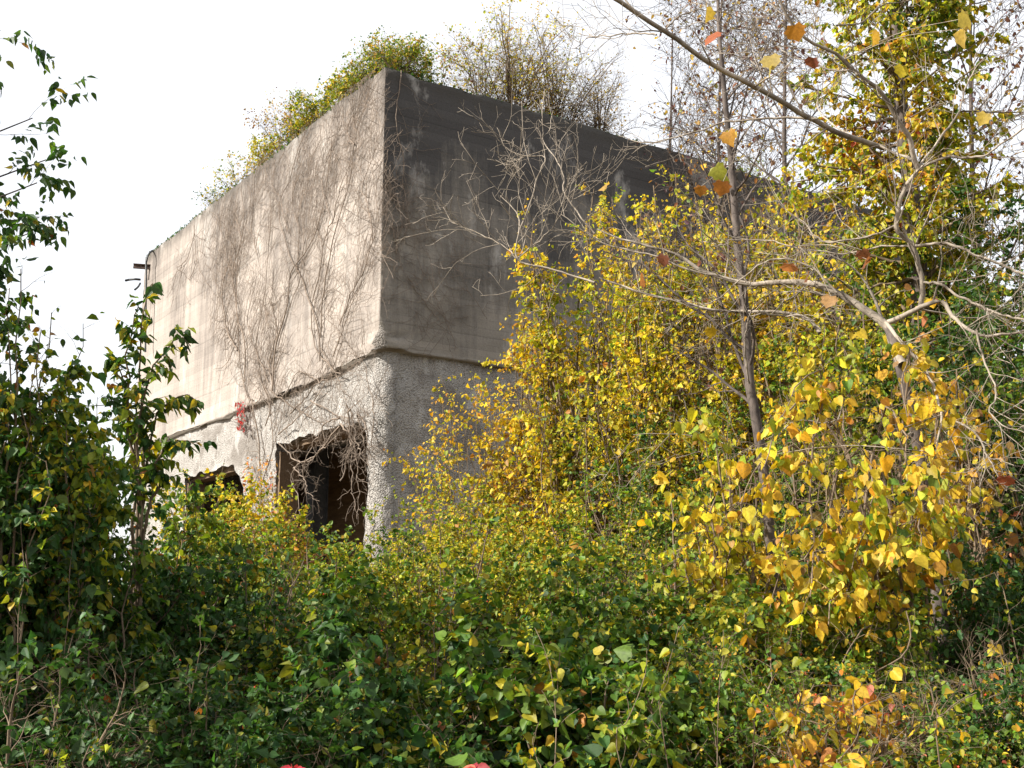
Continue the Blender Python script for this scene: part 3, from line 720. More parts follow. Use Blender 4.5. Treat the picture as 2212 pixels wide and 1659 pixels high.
def traced_plant(name, label, cat, stems, rads, bark, twig_kw, leaf_kw, K=18, group=None, twig2=None, wig=.012, base=None):
    """stems: list of [(u, v, Y), ...] limbs traced in the photo, each at its own distance"""
    P = np.array([smooth([at(*p) if len(p) == 3 else np.array(p[:3]) for p in s], K) for s in stems])
    P = wiggle(P, wig)
    Rr = np.array([np.linspace(a, b, K) for a, b in rads])
    root = empty(name, base if base is not None else P[0, 0], label, cat, group)
    T1, R1 = spawn(P, Rr, **twig_kw)
    items = [(P, Rr, 8), (T1, R1, 4)]; tip = T1
    if twig2:
        T2, R2 = spawn(T1, R1, **twig2); items.append((T2, R2, 3)); tip = T2
    return root, P, Rr, T1, tip, items

# tall arching leafy shoots in front of the far end of the wall
st = [[(300, 1300, 7.2), (305, 1000, 7.2), (300, 800, 7.15), (312, 690, 7.1), (330, 612, 7.1)],
      [(310, 1200, 7.3), (330, 960, 7.2), (350, 870, 7.2), (395, 850, 7.1), (432, 872, 7.0)],
      [(305, 1100, 7.2), (315, 860, 7.1), (350, 760, 7.0), (385, 725, 6.9), (412, 748, 6.9)],
      [(290, 1200, 7.3), (280, 950, 7.3), (262, 830, 7.3), (240, 770, 7.2), (228, 800, 7.2)],
      [(300, 1050, 7.2), (290, 850, 7.2), (285, 740, 7.2), (300, 660, 7.2)],
      [(310, 1150, 7.1), (350, 1000, 7.0), (380, 960, 7.0), (420, 960, 6.9)]]
root, P, Rr, T1, tip, items = traced_plant('arching_sapling', 'tall arching leafy shoots in front of the far end of the sunlit wall', 'sapling',
    st, [(.012, .003)] * 6, M_STEM, dict(n=16, t0=.25, t1=1, L=.2, ang=55, seg=4, grav=.1, jit=.15, rr=.5), None, base=ground_at(300, 7.2))
g0 = ground_at(300, 7.2); feet = np.array([smooth([g0 + rng.normal(0, .06, 3) * [1, 1, 0], p[0] * .5 + g0 * .5, p[0]], 6) for p in P])
items.append((feet, np.full((6, 6), .012), 5)); tubes('stems', items, M_STEM, root)
a = leaf_points(T1, 5, .1, .9); b = leaf_points(P, 34, .3, .8)
pp, dd, nn = [np.concatenate(x) for x in zip(a, b)]; n = len(pp)
c = colors('dkgreen', n); s = rng.random(n) < .42; c[s] = colors('limegreen', s.sum()); s = rng.random(n) < .07; c[s] = colors('yellow', s.sum())
leaves('foliage', pp, dd, nn, .078 * rng.uniform(.6, 1.25, n), c, M_LEAF, root, 'point', .62)

# shade tree whose branches reach in from the left edge
tb = np.array([-5.3, 5.2, 0.0])
trunk = smooth([tb, tb + [.1, 0, 1.8], tb + [-.05, .1, 3.4], tb + [.1, .1, 5.0], tb + [.2, 0, 6.6]], 20)[None]
root = empty('shade_tree', tb, 'dark green tree reaching in with drooping leafy branches from the upper left edge', 'tree')
tr = np.linspace(.15, .03, 20)[None]
B1, b1 = spawn(trunk, tr, 22, .42, 1, 1.75, 66, 9, .0, .10, .4, .1, .4)
ext = np.array([smooth([trunk[0, i], at(u0, v0, 5.5), at(u1, v1, Y1)], 10) for i, u0, v0, u1, v1, Y1 in
                [(11, -220, 330, 70, 255, 5.4), (10, -200, 420, 100, 345, 5.6), (10, -220, 470, 80, 395, 5.3), (9, -200, 500, 85, 470, 5.7), (8, -240, 600, 60, 505, 5.4), (15, -200, 150, -10, 60, 5.6)]])
B1 = np.concatenate([B1, ext]); b1 = np.concatenate([b1, np.tile(np.linspace(.02, .004, 10), (len(ext), 1))])
B2, b2 = spawn(B1, b1, 13, .3, 1, .5, 50, 5, .05, .15, .5)
B3, b3 = spawn(B2, b2, 5, .2, 1, .2, 45, 4, .08, .2, .6)
tubes('trunk', [(trunk, tr, 10), (B1, b1 * .8, 5)], M_DARK, root); tubes('twigs', [(B2, b2 * .7, 3), (B3, b3 * .7, 3)], M_DARK, root)
a = leaf_points(B3, 6, .1, .9); n = len(a[0]); c = colors('dkgreen', n); q_ = rng.random(n) < .2; c[q_] = colors('green', q_.sum())
leaves('crown', *a, .056 * rng.uniform(.6, 1.2, n), c, M_LEAF, root, 'point', .6)
root2 = empty('shade_tree', (-11.5, 11.5, 0), 'second green tree standing farther off beyond the left edge', 'tree')

# ================================================================== right side
# yellow leaved small tree before the shaded wall
def small_tree(name, u, vtop, Y, r, label, **kw):
    return bush(name, u, vtop, Y, r, label, cat='tree', **kw)
YT = dict(arch=.15, kind='long', width=1.3, clear=.3, twig=.6, droop=.8, base_r=.4, lm=M_DRY)
small_tree('yellow_tree', 1290, 385, 15.6, 1.4, 'bright yellow small-leaved tree in front of the shaded wall', pal='yellow', pal2='yelgreen', mixf=.5, canes=44, twigs=18, per=7, leaf=.098, thick=.03, open_=.30, **YT)
small_tree('yellow_tree', 1450, 395, 14.8, 1.4, 'yellow-green tree right of the brightest yellow one', pal='yelgreen', pal2='yellow', mixf=.45, canes=54, twigs=18, per=7, leaf=.098, thick=.03, open_=.30, **YT)
small_tree('yellow_tree', 1150, 640, 15.8, .8, 'lower golden tree touching the ledge of the shaded wall', pal='yellow', pal2='gold', mixf=.35, canes=30, twigs=14, per=7, leaf=.098, thick=.02, open_=.32, **YT)
small_tree('yellow_tree', 1020, 780, 16.0, 1.05, 'sparse yellow shrubby tree against the rough grey wall', pal='gold', pal2='yelgreen', mixf=.3, canes=28, twigs=11, per=5, leaf=.08, thick=.014, open_=.4, **YT)
small_tree('yellow_tree', 1620, 365, 14.2, 1.4, 'yellowing tree in front of the low end of the shaded wall', pal='yelgreen', pal2='yellow', mixf=.5, canes=52, twigs=18, per=7, leaf=.098, thick=.03, open_=.32, **YT)
small_tree('yellow_tree', 1800, 300, 13.6, 1.3, 'yellow-green tree left of the vine-covered trunk', pal='yelgreen', pal2='yellow', mixf=.4, canes=52, twigs=18, per=7, leaf=.098, thick=.03, open_=.30, **YT)
small_tree('yellow_tree', 2030, 300, 13.2, 1.2, 'tall loose yellow-green tree right of the vine-covered trunk', pal='yelgreen', pal2='limegreen', mixf=.4, canes=36, twigs=15, per=6, leaf=.098, thick=.03, open_=.3, **YT)
small_tree('yellow_tree', 1720, 330, 16.5, 1.5, 'airy yellow-green tree hiding the far right end of the roof', pal='yelgreen', pal2='bronze', mixf=.35, canes=40, twigs=16, per=6, leaf=.098, thick=.03, open_=.35, **YT)
small_tree('yellow_tree', 1900, 620, 11.2, 1.1, 'low yellow and green tree under the pale crooked limb', pal='yelgreen', pal2='limegreen', mixf=.4, canes=34, twigs=15, per=7, leaf=.08, thick=.02, open_=.30, **YT)

# redbud with big round golden leaves
def redbud(u, vtop, Y, r, label, pal, pal2, mixf, **kw):
    d = dict(canes=26, twigs=7, per=4, leaf=.10, open_=.5, width=.9, kind='heart', clear=.42, twig=.5, droop=1.3, lm=M_DRY, thick=.02, base_r=.25, flatness=.35, group='golden round-leaved trees')
    d.update(kw)
    return bush('redbud_tree', u, vtop, Y, r, label, cat='tree', pal=pal, pal2=pal2, mixf=mixf, **d)
ends = [(1600, 1090), (1650, 1010), (1690, 900), (1690, 1190), (1750, 1290), (1700, 1400), (1790, 1350), (1840, 1230), (1880, 1090), (1960, 900), (2020, 960), (1930, 1170), (1990, 1180), (1830, 950),
        (1780, 1110), (1660, 1330), (1900, 1300), (2040, 1100), (1960, 1040), (1740, 1010), (1820, 1430)]
rb = ground_at(1960, 7.6); lm_ = []
for k, (u, v) in enumerate(ends):
    ye = rng.uniform(6.1, 7.3); ym = 7.5 + rng.normal(0, .1)
    hu, hv = u + (1930 - u) * .35 + rng.normal(0, 30), v - rng.uniform(50, 150)
    lm_.append([rb + rng.normal(0, .07, 3) * [1, 1, 0], at(1900 + (u - 1900) * .3 + rng.normal(0, 50), 1150 + rng.normal(0, 40), ym), at(hu, hv, ym), at(u * .6 + hu * .4, (hv + v) / 2 - 40, (ye + ym) / 2), at(u, v, ye)])
P = wiggle(np.array([smooth(q_, 22) for q_ in lm_]), .012); Rr = np.array([np.linspace(.016, .003, 22)] * len(P))
root = empty('redbud_tree', rb, 'golden tree with big round hanging leaves draped right of the slim dark trunk', 'tree', 'golden round-leaved trees')
T1, R1 = spawn(P, Rr, 12, .5, 1, .42, 50, 6, .10, .15, .5, 0, .3); T2, R2 = spawn(T1, R1, 3, .2, 1, .2, 45, 4, .1, .2, .6)
tubes('stems', [(P, Rr, 6), (T1, R1, 4), (T2, R2, 3)], M_STEM, root)
a = [np.concatenate(x) for x in zip(leaf_points(T1, 5, .2, 1.5, .02, .3), leaf_points(T2, 3, .2, 1.5, .02, .3))]
k = sum(np.sin(a[0] @ (norm(rng.normal(size=3)) * 5) + rng.uniform(0, 6)) for _ in range(5)) + rng.normal(0, .8, len(a[0])); keep = k > np.quantile(k, .46)
a = [x[keep] for x in a]; n = len(a[0]); c = colors('gold', n); kk = k[keep]; q_ = kk > np.quantile(kk, .65); c[q_] = colors('yelgreen', q_.sum())
leaves('foliage', *a, .061 * np.clip(rng.lognormal(-.08, .28, n), .4, 1.6), c, M_DRY, root, 'heart', .9, .3, .35)
redbud(1570, 900, 8.6, .6, 'yellow-green tree with round leaves left of the slim dark trunk', 'yelgreen', 'yellow', .45, leaf=.10)
redbud(2060, 700, 8.8, .7, 'sparse orange-tinted round-leaved tree at the right edge', 'gold', 'redorange', .2, canes=20, per=4)

# dark evergreen mass on the right
hedge(2185, 450, 11.4, 1.2, 'dark green tall bush on the right edge', pal='green', pal2='dkgreen', mixf=.5, canes=70, leaf=.07)
hedge(2070, 680, 10.6, 1.2, 'dark green tall bush behind the orange-tinted tree', pal='dkgreen', pal2='green', mixf=.5, canes=64, leaf=.07)
hedge(2200, 640, 9.4, .9, 'dark green bush with bare brown stems at the right edge', pal='dkgreen', pal2='green', mixf=.35, canes=60)
hedge(2150, 1150, 8.0, .8, 'dark shaded shrub low at the right edge', pal='dkgreen', canes=30)

# bare brown stems in the hollow at the right
st = [[(2080 + rng.normal(0, 35), 1330, 8.6), (2090 + rng.normal(0, 35), 1180, 8.6 + rng.normal(0, .1)), (2100 + rng.normal(0, 35), 1080, 8.6), (2100 + rng.normal(0, 45), 960, 8.7)] for _ in range(10)]
root, P, Rr, T1, tip, items = traced_plant('bare_stems_bush', 'clump of bare brown stems in the dark hollow at the right', 'shrub', st, [(.014, .006)] * 10, M_STEM,
    dict(n=6, t0=.2, t1=1, L=.5, ang=45, seg=5, grav=.0, jit=.25, rr=.5), None, base=ground_at(2090, 8.6))
g0 = ground_at(2090, 8.6); feet = np.array([smooth([g0 + rng.normal(0, .1, 3) * [1, 1, 0], p[0] * .5 + g0 * .5, p[0]], 6) for p in P])
items.append((feet, np.full((10, 6), .014), 5)); tubes('stems', items, M_STEM, root)

# slim dark trunk with bare purple-leaved crown
Yt = 9.0
tp = [(1676, 1320, Yt), (1668, 1240, Yt), (1655, 1060, Yt), (1640, 930, Yt), (1622, 840, Yt), (1614, 740, Yt), (1604, 620, Yt), (1590, 480, Yt), (1577, 330, Yt), (1563, 180, Yt), (1550, 40, Yt), (1556, -120, Yt)]
pts = [ground_at(1684, Yt)] + [at(*p) for p in tp]
trunk = smooth(pts, 40)[None]; tr = np.concatenate([np.linspace(.052, .038, 22), np.linspace(.036, .010, 18)])[None]
trunk = wiggle(trunk, .004)
root = empty('slim_tree', pts[0], 'slim dark trunked tree with bare upper twigs and few purple leaves', 'tree')
B1, b1 = spawn(trunk, tr, 22, .42, 1, 1.5, 50, 8, -.02, .14, .4, .25, .35)
B2, b2 = spawn(B1, b1, 7, .2, 1, .6, 45, 6, .0, .2, .55, .1)
B3, b3 = spawn(B2, b2, 4, .2, 1, .28, 45, 4, .0, .25, .6)
tubes('trunk', [(trunk, tr, 9)], M_DARK, root)
tubes('branches', [(B1, b1, 5), (B2, np.maximum(b2, .0022), 3), (B3, np.maximum(b3, .0016), 3)], M_DARK, root)
a = leaf_points(B3, 2, .3, .9); k = rng.random(len(a[0])) < .34; a = [x[k] for x in a]; n = len(a[0])
c = colors('purple', n); s = rng.random(n) < .25; c[s] = colors('bronze', s.sum())
leaves('foliage', *a, .045 * rng.uniform(.6, 1.3, n), c, M_DRY, root, 'oval', .9)

# bare tree behind, its fine twigs against the sky
def bare_tree(u, vtop, Y, spread, label, nl=26, leaf_keep=.3, pal='purple', pal2='bronze', thick=.12, leafs=.06):
    b = ground_at(u, Y); h = at(u, vtop, Y)[2]
    t = smooth([b, b + [.1, 0, h * .3], b + [-.1, .1, h * .6], b + [.1, 0, h]], 24)[None]
    r_ = np.linspace(thick, .012, 24)[None]
    root = empty('bare_tree', b, label, 'tree', 'nearly leafless trees on the right')
    B1, b1 = spawn(t, r_, nl, .3, 1, spread, 52, 9, -.03, .12, .5, .2, .4)
    B2, b2 = spawn(B1, b1, 9, .2, 1, spread * .42, 45, 7, -.01, .18, .55, .1)
    B3, b3 = spawn(B2, b2, 6, .2, 1, spread * .2, 45, 5, .0, .22, .6)
    tubes('trunk', [(t, r_, 9), (B1, b1, 5)], M_DARK, root)
    tubes('twigs', [(B2, np.maximum(b2, .004), 3), (B3, np.maximum(b3, .003), 3)], M_DARK, root)
    a = leaf_points(B3, 3, .2, .8); k = rng.random(len(a[0])) < leaf_keep; a = [x[k] for x in a]; n = len(a[0])
    c = colors(pal, n); s = rng.random(n) < .35; c[s] = colors(pal2, s.sum())
    leaves('foliage', *a, leafs * rng.uniform(.6, 1.3, n), c, M_DRY, root, 'oval', .9)
bare_tree(1760, -150, 15.0, 2.6, 'nearly bare tree with purple-brown leaves left of the vine-covered trunk', 34, .3, thick=.08)
bare_tree(2200, -100, 14.0, 2.4, 'nearly bare tree with purple leaves in the upper right corner', 34, .35, thick=.08)
bare_tree(1600, -60, 18.0, 2.6, 'nearly bare tree with a fan of fine twigs above the low end of the roof', 34, .16, thick=.07)
bare_tree(1480, 60, 24.0, 2.6, 'distant bare twiggy tree beyond the right end of the roof', 24, .12, thick=.1)

# vine covered tree
b = ground_at(1975, 12.0); htop = at(1900, -160, 12.0)[2]
t = smooth([b, at(1990, 900, 12), at(1985, 600, 12), at(1960, 350, 12), at(1940, 150, 12), at(1925, -160, 12)], 30)[None]
root = empty('vine_clad_tree', b, 'tall tree trunk smothered in yellow-green and orange climbing leaves', 'tree')
r_ = np.linspace(.16, .05, 30)[None]
B1, b1 = spawn(t, r_, 150, .25, 1, 1.3, 75, 7, .0, .16, .3, .15, .1)
B2, b2 = spawn(B1, b1, 9, .15, 1, .5, 50, 5, .06, .2, .6)
tubes('trunk', [(t, r_, 10)], M_DARK, root); tubes('branches', [(B1, b1, 4), (B2, b2, 3)], M_STEM, root)
a1 = leaf_points(B1, 14, .0, .9); a2 = leaf_points(B2, 15, .1, .9); pp, dd, nn = [np.concatenate(x) for x in zip(a1, a2)]; n = len(pp)
k = np.sin(pp[:, 2] * 2.1) + np.sin(pp[:, 0] * 3.3 + pp[:, 2]) + rng.normal(0, .7, n)
c = colors('yelgreen', n); s = k > 1.5; c[s] = colors('ripe', s.sum()); s = k < -1.3; c[s] = colors('limegreen', s.sum())
leaves('crown', pp, dd, nn, .07 * rng.uniform(.6, 1.2, n), c, M_DRY, root, 'oval', .95)

# sycamore: pale limbs reaching across from the right
def c3(pts, y0, y1):
    n = len(pts); return [(1198 + .4583 * x, .4583 * y, y0 + (y1 - y0) * i / (n - 1)) for i, (x, y) in enumerate(pts)]
def c4(pts, y0, y1):
    n = len(pts); return [(1198 + .4583 * x, 645 + .4583 * y, y0 + (y1 - y0) * i / (n - 1)) for i, (x, y) in enumerate(pts)]
def c1d(pts, y0, y1):
    n = len(pts); return [(230.4 + .4583 * x, 92.2 + .4583 * y, y0 + (y1 - y0) * i / (n - 1)) for i, (x, y) in enumerate(pts)]
Y0 = 7.9
limbs = [
 (c3([(1640, 1720), (1600, 1640), (1560, 1530), (1450, 1450), (1330, 1380), (1220, 1335), (1050, 1325), (900, 1330), (700, 1270), (560, 1190), (330, 1130), (200, 1080)], Y0, 8.9), .047, .007),
 (c3([(1570, 1520), (1650, 1480), (1740, 1440), (1830, 1430), (1880, 1510), (1960, 1570), (2060, 1590), (2240, 1550)], Y0, 7.4), .026, .009),
 (c3([(1725, 1440), (1730, 1350), (1710, 1250), (1690, 1160), (1610, 1080), (1610, 1000), (1640, 900), (1715, 795)], 7.85, 7.6), .024, .018),
 (c3([(1715, 795), (1660, 745), (1500, 680), (1350, 610), (1250, 510), (1240, 400)], 7.6, 8.6), .014, .005),
 (c3([(1715, 795), (1690, 700), (1650, 610), (1590, 520), (1530, 430), (1440, 360), (1340, 270), (1250, 220), (1150, 140), (1060, 0)], 7.6, 7.0), .024, .010),
 (c3([(1720, 790), (1850, 740), (2000, 740), (2110, 670), (2230, 590)], 7.6, 7.0), .014, .006),
 (c3([(1720, 785), (1800, 680), (1850, 600), (1900, 520), (1930, 420), (1975, 330), (2060, 240)], 7.6, 8.2), .012, .005),
 (c3([(1560, 700), (1350, 640), (1210, 570), (1150, 540), (1000, 450), (900, 400), (720, 300), (500, 150), (270, 0), (120, -110)], 8.0, 6.6), .026, .018),
 (c4([(1560, 110), (1650, 210), (1740, 310), (1790, 430), (1830, 560), (1820, 640), (1790, 740), (1720, 820)], Y0, 7.2), .018, .005),
 (c4([(1830, 550), (1920, 590), (1990, 650), (2060, 770), (2140, 890), (2230, 890)], 7.4, 7.0), .010, .005),
 (c3([(1250, 1570), (1180, 1500), (1000, 1470), (750, 1460), (600, 1420), (400, 1370), (210, 1310)], 8.6, 9.4), .020, .009),
 (c3([(1700, 1160), (1850, 1150), (1970, 1190), (2100, 1250), (2230, 1300)], 7.7, 7.2), .014, .010),
 (c3([(1735, 1330), (1800, 1340), (1900, 1410), (2050, 1470), (2230, 1510)], 7.8, 7.3), .012, .010),
 (c4([(1990, 150), (2000, 250), (2060, 370), (2080, 470), (2050, 530), (2110, 600), (2230, 640)], 7.45, 7.0), .010, .004),
 (c3([(900, 1330), (800, 1310), (600, 1260), (480, 1200), (330, 1170), (200, 1120), (30, 1010)], 8.4, 8.9), .012, .004),
 (c3([(1330, 1380), (1200, 1270), (1030, 1240), (870, 1340), (760, 1420), (640, 1450)], 8.1, 8.5), .011, .004),
 (c3([(1610, 1060), (1500, 1100), (1300, 1130), (1240, 1110), (1180, 1050), (1060, 960)], 7.7, 8.3), .010, .004),
 (c3([(1690, 1160), (1550, 1160), (1350, 1200), (1180, 1180), (1000, 1130), (820, 1130)], 7.75, 8.4), .010, .004),
 (c1d([(2300, 1130), (2080, 1060), (1930, 1015), (1940, 850), (1900, 770), (1855, 720)], 8.7, 9.3), .011, .004),
 (c1d([(1940, 900), (1990, 780), (2030, 650), (2070, 540), (1990, 540), (1880, 500), (1840, 400)], 9.1, 9.4), .009, .003),
 (c1d([(1930, 1015), (1860, 960), (1750, 900), (1620, 840)], 9.1, 9.5), .008, .003),
 (c1d([(1930, 1015), (2060, 930), (2140, 830), (2200, 700)], 9.1, 9.0), .007, .003),
 (c1d([(2300, 900), (2175, 730), (2165, 640), (2120, 550), (2070, 480), (2050, 360)], 8.9, 9.4), .009, .003),
 (c3([(1240, 560), (1000, 550), (800, 560), (640, 610), (470, 670), (300, 640)], 7.6, 8.2), .013, .004),
 (c3([(500, 155), (620, 60), (760, 45), (900, 90)], 6.9, 7.4), .008, .003),
 (c3([(480, 165), (300, 170), (160, 185), (80, 230)], 6.9, 7.4), .008, .003),
 (c3([(1440, 355), (1300, 320), (1150, 270), (1050, 220)], 7.2, 7.6), .010, .004),
 (c3([(1330, 120), (1450, 100), (1560, 20), (1700, 30)], 7.1, 7.5), .009, .004),
 (c3([(1360, 1900), (1300, 2000), (1130, 1990), (960, 2120), (640, 2060), (370, 2050)], 8.8, 9.3), .009, .003),
 (c4([(960, 60), (1080, 80), (1180, 90), (1260, 150)], 8.7, 8.4), .012, .004),
 (c4([(920, 400), (880, 260), (905, 90), (980, 0)], 8.9, 8.5), .010, .005),
]
K = 26
P = np.array([smooth([at(*p) for p in l[0]], K) for l in limbs]); P = wiggle(P, .005)
Rr = np.array([np.linspace(l[1], l[2], K) for l in limbs]) * .78
bt = np.array([at(2060, 1319, 8.1)[0], 8.1, 0.0])
tk = smooth([bt, at(2040, 1400, 8.05), at(1990, 1000, 8.0), P[0, 1], P[0, 3]], K)[None]
up = smooth([at(1935, 780, 7.95), at(1925, 640, 8.0), at(1905, 480, 8.05), at(1912, 321, 8.0)], K)[None]
root = empty('sycamore_tree', bt, 'pale smooth-limbed tree with nearly bare crooked branches spreading across the right', 'tree')
T1, R1 = spawn(P, Rr, 8, .12, 1, .75, 45, 9, -.02, .11, .42, .10, .3)
T2, R2 = spawn(T1, R1, 4, .15, 1, .34, 45, 6, -.01, .15, .6, .05)
T3, R3 = spawn(T2, R2, 2, .2, 1, .16, 45, 4, .0, .2, .7)
tubes('trunk', [(tk, np.linspace(.055, .034, K)[None], 10)], M_DARK, root)
tubes('limbs', [(P, Rr, 8), (T1, np.maximum(R1, .0026), 4)], M_PALE, root)
tubes('twigs', [(T2, np.maximum(R2, .0018), 3), (T3, np.maximum(R3, .0014), 3)], M_PALE, root)
big = [(1715, 55, 6.2, (.62, .25, .02)), (1663, 120, 6.3, (.6, .45, .12)), (1950, 142, 6.6, (.62, .48, .02)), (2092, 38, 6.0, (.62, .48, .10)), (2080, 62, 6.0, (.6, .42, .14)),
       (1573, 285, 6.8, (.66, .33, .04)), (1895, 68, 6.5, (.62, .36, .03)), (1545, 360, 7.0, (.42, .42, .05)), (1562, 392, 6.8, (.55, .20, .04)),
       (1515, 402, 7.2, (.5, .2, .03)), (1705, 570, 7.4, (.55, .2, .10)), (1435, 552, 7.8, (.24, .07, .03)), (1872, 560, 7.2, (.35, .12, .05)), (1862, 540, 7.2, (.3, .1, .05)),
       (1310, 395, 8.6, (.58, .36, .08)), (1527, 15, 6.3, (.6, .4, .03)), (1668, 143, 6.3, (.55, .45, .14)), (1535, 708, 8.0, (.66, .42, .02)), (1745, 592, 7.5, (.3, .12, .06)),
       (2130, 245, 6.4, (.6, .42, .05)), (1756, 125, 6.8, (.3, .08, .05)), (1795, 640, 7.4, (.55, .3, .1)),
       (1650, 985, 7.0, (.55, .45, .04)), (1390, 600, 8.4, (.4, .15, .05)), (2170, 1030, 7.0, (.35, .08, .05)), (1550, 70, 6.5, (.55, .15, .05))]
bp = np.array([at(u, v, y) for u, v, y, c in big]); bc = np.array([c for *_, c in big]); n = len(bp)
allp = np.concatenate([P.reshape(-1, 3), T1.reshape(-1, 3)])
# each leaf hangs on its own shoot from the nearest limb
near = np.array([allp[np.argmin(((allp - p - [0, 0, .08])**2).sum(1))] for p in bp])
mid = (near + bp) / 2 + [0, 0, .05]
tw = np.array([smooth([a_, m_, b_], 8) for a_, m_, b_ in zip(near, mid, bp)])
for k in range(n):
    lf = leaves('leaf', bp[k:k + 1], norm(rng.normal(0, .5, (1, 3)) + [0, 0, -.8]), norm(rng.normal(0, .6, (1, 3)) + [-.3, -1, .5]), rng.uniform(.07, .105, 1),
                bc[k:k + 1] * .62 + .015, M_DRY, root, 'lobed', 1.15, .15, .5)
    st_ = tubes('stalk', [(tw[k:k + 1], np.linspace(.003, .0018, 8)[None], 4)], M_PALE); st_.data.transform(__import__('mathutils').Matrix.Translation(-root.location)); st_.parent = lf

# bare and half-leafed canes arching out of the thicket
def cA(pts): return [(737.3 + .3333 * x, 1106 + .3333 * y) for x, y in pts]
def cB(pts): return [(1474.6 + .3333 * x, 1106 + .3333 * y) for x, y in pts]
canes = [
 (cA([(1390, 1500), (1390, 1350), (1370, 1100), (1320, 900), (1260, 760), (1200, 690)]), 5.1, .0045, 12, 'thin pale cane with a row of green leaves in the middle of the thicket'),
 (cA([(2060, 1250), (2080, 1140), (2160, 850), (2200, 680)]), 5.2, .004, 5, 'thin straight pale cane left of the lower end of the slim trunk'),
 (cA([(1780, 1500), (1900, 1250), (1980, 1000), (1970, 800)]), 5.2, .0045, 9, 'leaning pale cane with scattered heart leaves in the lower centre'),
 (cA([(600, 760), (620, 680), (700, 590), (810, 430)]), 6.5, .005, 2, 'short bare cane leaning right above the lower left centre'),
 (cA([(1300, 1700), (1240, 1500), (1260, 1400)]), 5.0, .004, 3, 'short bare twig standing up at the bottom centre'),
 (cB([(1080, 1110), (1280, 1020), (1430, 930), (1480, 800), (1450, 650), (1440, 560)]), 6.3, .011, 4, 'thick grey bare cane bending up below the golden leaves'),
 (cB([(2070, 470), (1900, 430), (1700, 480), (1580, 500)]), 6.6, .006, 5, 'bare forked cane reaching left from the right edge'),
 (cB([(1000, 1680), (1020, 1600), (1120, 1480), (1160, 1340)]), 4.9, .006, 6, 'brown bare cane with a tuft of leaves at the bottom right'),
 (cB([(230, 1300), (240, 1100), (265, 900), (260, 690)]), 5.3, .004, 4, 'upright thin cane at the bottom left of the golden leaves'),
 (cB([(700, 1560), (580, 1300), (460, 1200)]), 5.0, .005, 5, 'bare cane leaning left below the golden leaves'),
 (cB([(1640, 1400), (1700, 1300), (1800, 1220), (1950, 1150)]), 5.2, .007, 5, 'reddish brown cane arching right near the lower right corner'),
 ([(40, 1330), (52, 1230), (45, 1150), (48, 1080)], 5.6, .006, 3, 'upright bare stalk at the left edge of the thicket'),
 ([(148, 1330), (150, 1240), (160, 1150), (166, 1095)], 5.8, .004, 4, 'second upright stalk a little right of the left edge'),
]
for pts, Yc, rd, nl, lab in canes:
    Q = smooth([at(u, v, Yc + .05 * k) for k, (u, v) in enumerate(pts)], 18)
    b = Q[0].copy(); b[2] = 0; b[:2] += rng.normal(0, .1, 2)
    S = smooth([b, (b + Q[0]) / 2 + [.02, 0, 0]] + list(Q[::3]), 26)[None]
    root = empty('bare_cane', b, lab, 'cane', 'canes arching out of the thicket')
    rd *= .8; nl += 4; r_ = np.linspace(rd * 1.2, rd * .4, 26)[None]
    T, tr_ = spawn(S, r_, 7, .45, 1, .22, 45, 5, .02, .15, .55)
    tubes('stem', [(S, r_, 6), (T, np.maximum(tr_, .0012), 4)], M_STEM, root)
    a = leaf_points(S, nl, .55, .9, .01); n = len(a[0]); c = colors('limegreen' if nl > 6 else 'green', n)
    a2 = leaf_points(T, 2, .4, .9)
    leaves('foliage', *[np.concatenate(x) for x in zip(a, a2)], .05 * rng.uniform(.7, 1.2, n + len(a2[0])), np.concatenate([c, colors('limegreen', len(a2[0]))]), M_LEAF, root, 'point', .95)
redbud(1790, 1430, 5.6, .42, 'sparse orange leaved sprigs low at the bottom right', 'ripe', 'gold', .3, canes=14, twigs=6, leaf=.08, clear=.5)
redbud(2120, 1400, 6.4, .5, 'low golden sprigs at the right edge of the thicket', 'gold', 'yelgreen', .3, canes=12, twigs=6, leaf=.085, clear=.5)

# red leaved sprigs at the bottom edge, pale shoots bottom left, red creeper on the pillar
for u, lab in ((632, 'pinkish red leaf sprig at the bottom edge, left one'), (1030, 'pinkish red leaf sprig at the bottom edge, right one')):
    b = ground_at(u, 4.9); top = at(u, 1652, 4.9)
    root = empty('red_sprig', b, lab, 'seedling', 'red sprigs at the bottom edge')
    S = smooth([b, b * .4 + top * .6 + [.03, 0, 0], top - [0, 0, .02]], 10)[None]
    tubes('stem', [(S, np.linspace(.006, .003, 10)[None], 5)], M_STEM, root)
    n = 8; an = np.linspace(0, 2 * np.pi, n, False) + rng.normal(0, .2, n)
    D = np.stack([np.cos(an), np.sin(an), rng.uniform(-.2, .5, n)], 1)
    leaves('foliage', np.tile(top - [0, 0, .02], (n, 1)), D, norm(np.array([0, -.5, 1.0]) + rng.normal(0, .3, (n, 3))), rng.uniform(.05, .075, n), colors('red', n), M_LEAF, root, 'oval', .9)
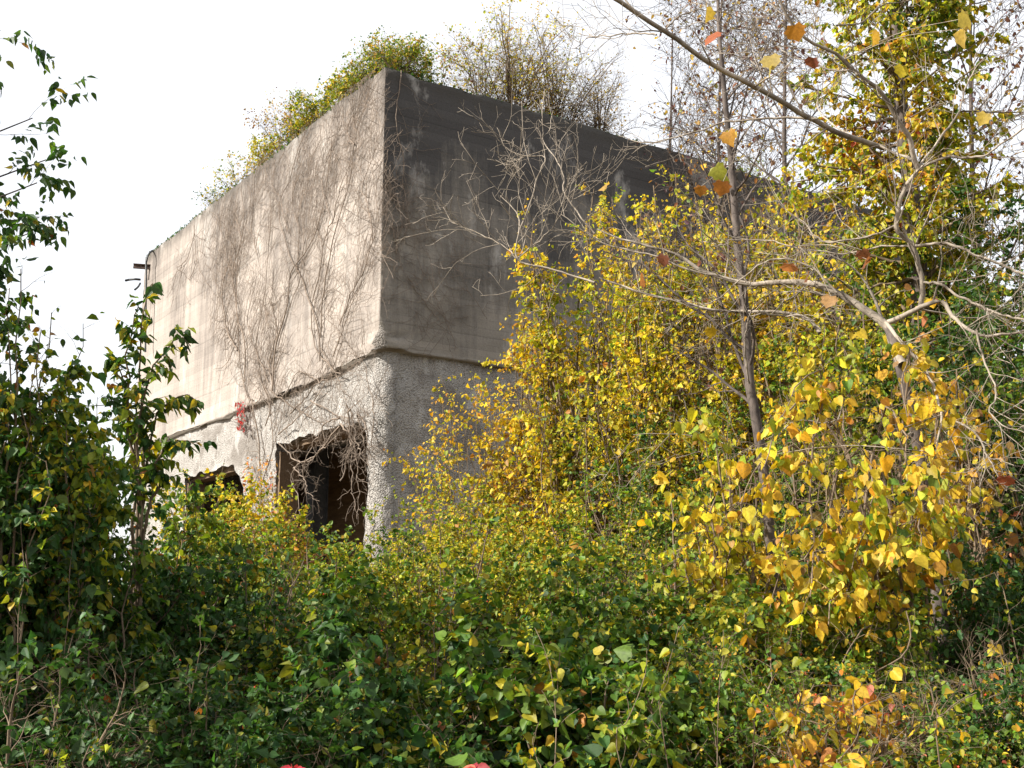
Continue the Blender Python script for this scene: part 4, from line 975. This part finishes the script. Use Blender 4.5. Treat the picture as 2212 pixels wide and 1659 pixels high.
bush('pale_shoots', 120, 1545, 4.7, .32, 'pale yellow-green shoots lit by the sun in the lower left corner', pal='limegreen', pal2='yelgreen', mixf=.4, canes=12, twigs=7, per=5, leaf=.05, kind='point', twig=.2, clear=.3, group=HG)
def creeper(label, u0, u1, v0, v1, n, pal):
    u = rng.uniform(u0, u1, n); v = v0 + (v1 - v0) * rng.random(n)**.8
    P = np.array([onL(a_, b_, .06 + rng.random() * .12) for a_, b_ in zip(u, v)])
    b = onL((u0 + u1) / 2, v1, .08); b2 = b.copy()
    root = empty('red_creeper', b, label, 'vine')
    S = np.array([smooth([onL((u0 + u1) / 2 + rng.normal(0, 6), v1, .05), onL(rng.uniform(u0, u1), (v0 + v1) / 2, .06), onL(rng.uniform(u0, u1), v0, .05)], 14) for _ in range(7)])
    T, r_ = spawn(S, np.tile(np.linspace(.008, .003, 14), (7, 1)), 12, .05, 1, .4, 50, 5, 0, .2, .6)
    tubes('stems', [(S, np.tile(np.linspace(.008, .003, 14), (7, 1)), 4), (T, r_, 3)], M_VINE, root)
    leaves('foliage', P, norm(rng.normal(0, .5, (n, 3)) + [0, 0, -.6] + nL * .3), norm(nL + rng.normal(0, .5, (n, 3)) + [0, 0, .4]), rng.uniform(.05, .10, n), colors(pal, n), M_DRY, root, 'point', .9)
creeper('orange and pink leaved creeper on the pillar between the openings', 528, 600, 980, 1260, 420, 'redorange')
creeper('small bright red creeper on the seam above the left opening', 512, 528, 868, 930, 60, 'red')

# telephone cable at the far left, held by a pole outside the picture
a0 = onL(303, 871, .05); pb = np.array([-22.0, 30.0, 0.0])
root = empty('utility_pole', pb, 'wooden utility pole beyond the left edge', 'pole')
S = smooth([pb, pb + [0, 0, 3.5], pb + [0, 0, 7.4]], 8)[None]
tubes('pole', [(S, np.linspace(.15, .11, 8)[None], 12)], M_WOOD, root)
top = pb + [0, 0, 7.0]
C = smooth([a0, (a0 + top) / 2 - [0, 0, .25], top], 24)[None]
o = tubes('cable', [(C, np.full((1, 24), .013), 6)], M_CABLE); tag(o, 'thin black cable crossing the sky left of the building', 'cable')
bpy.data.objects.remove(root2)
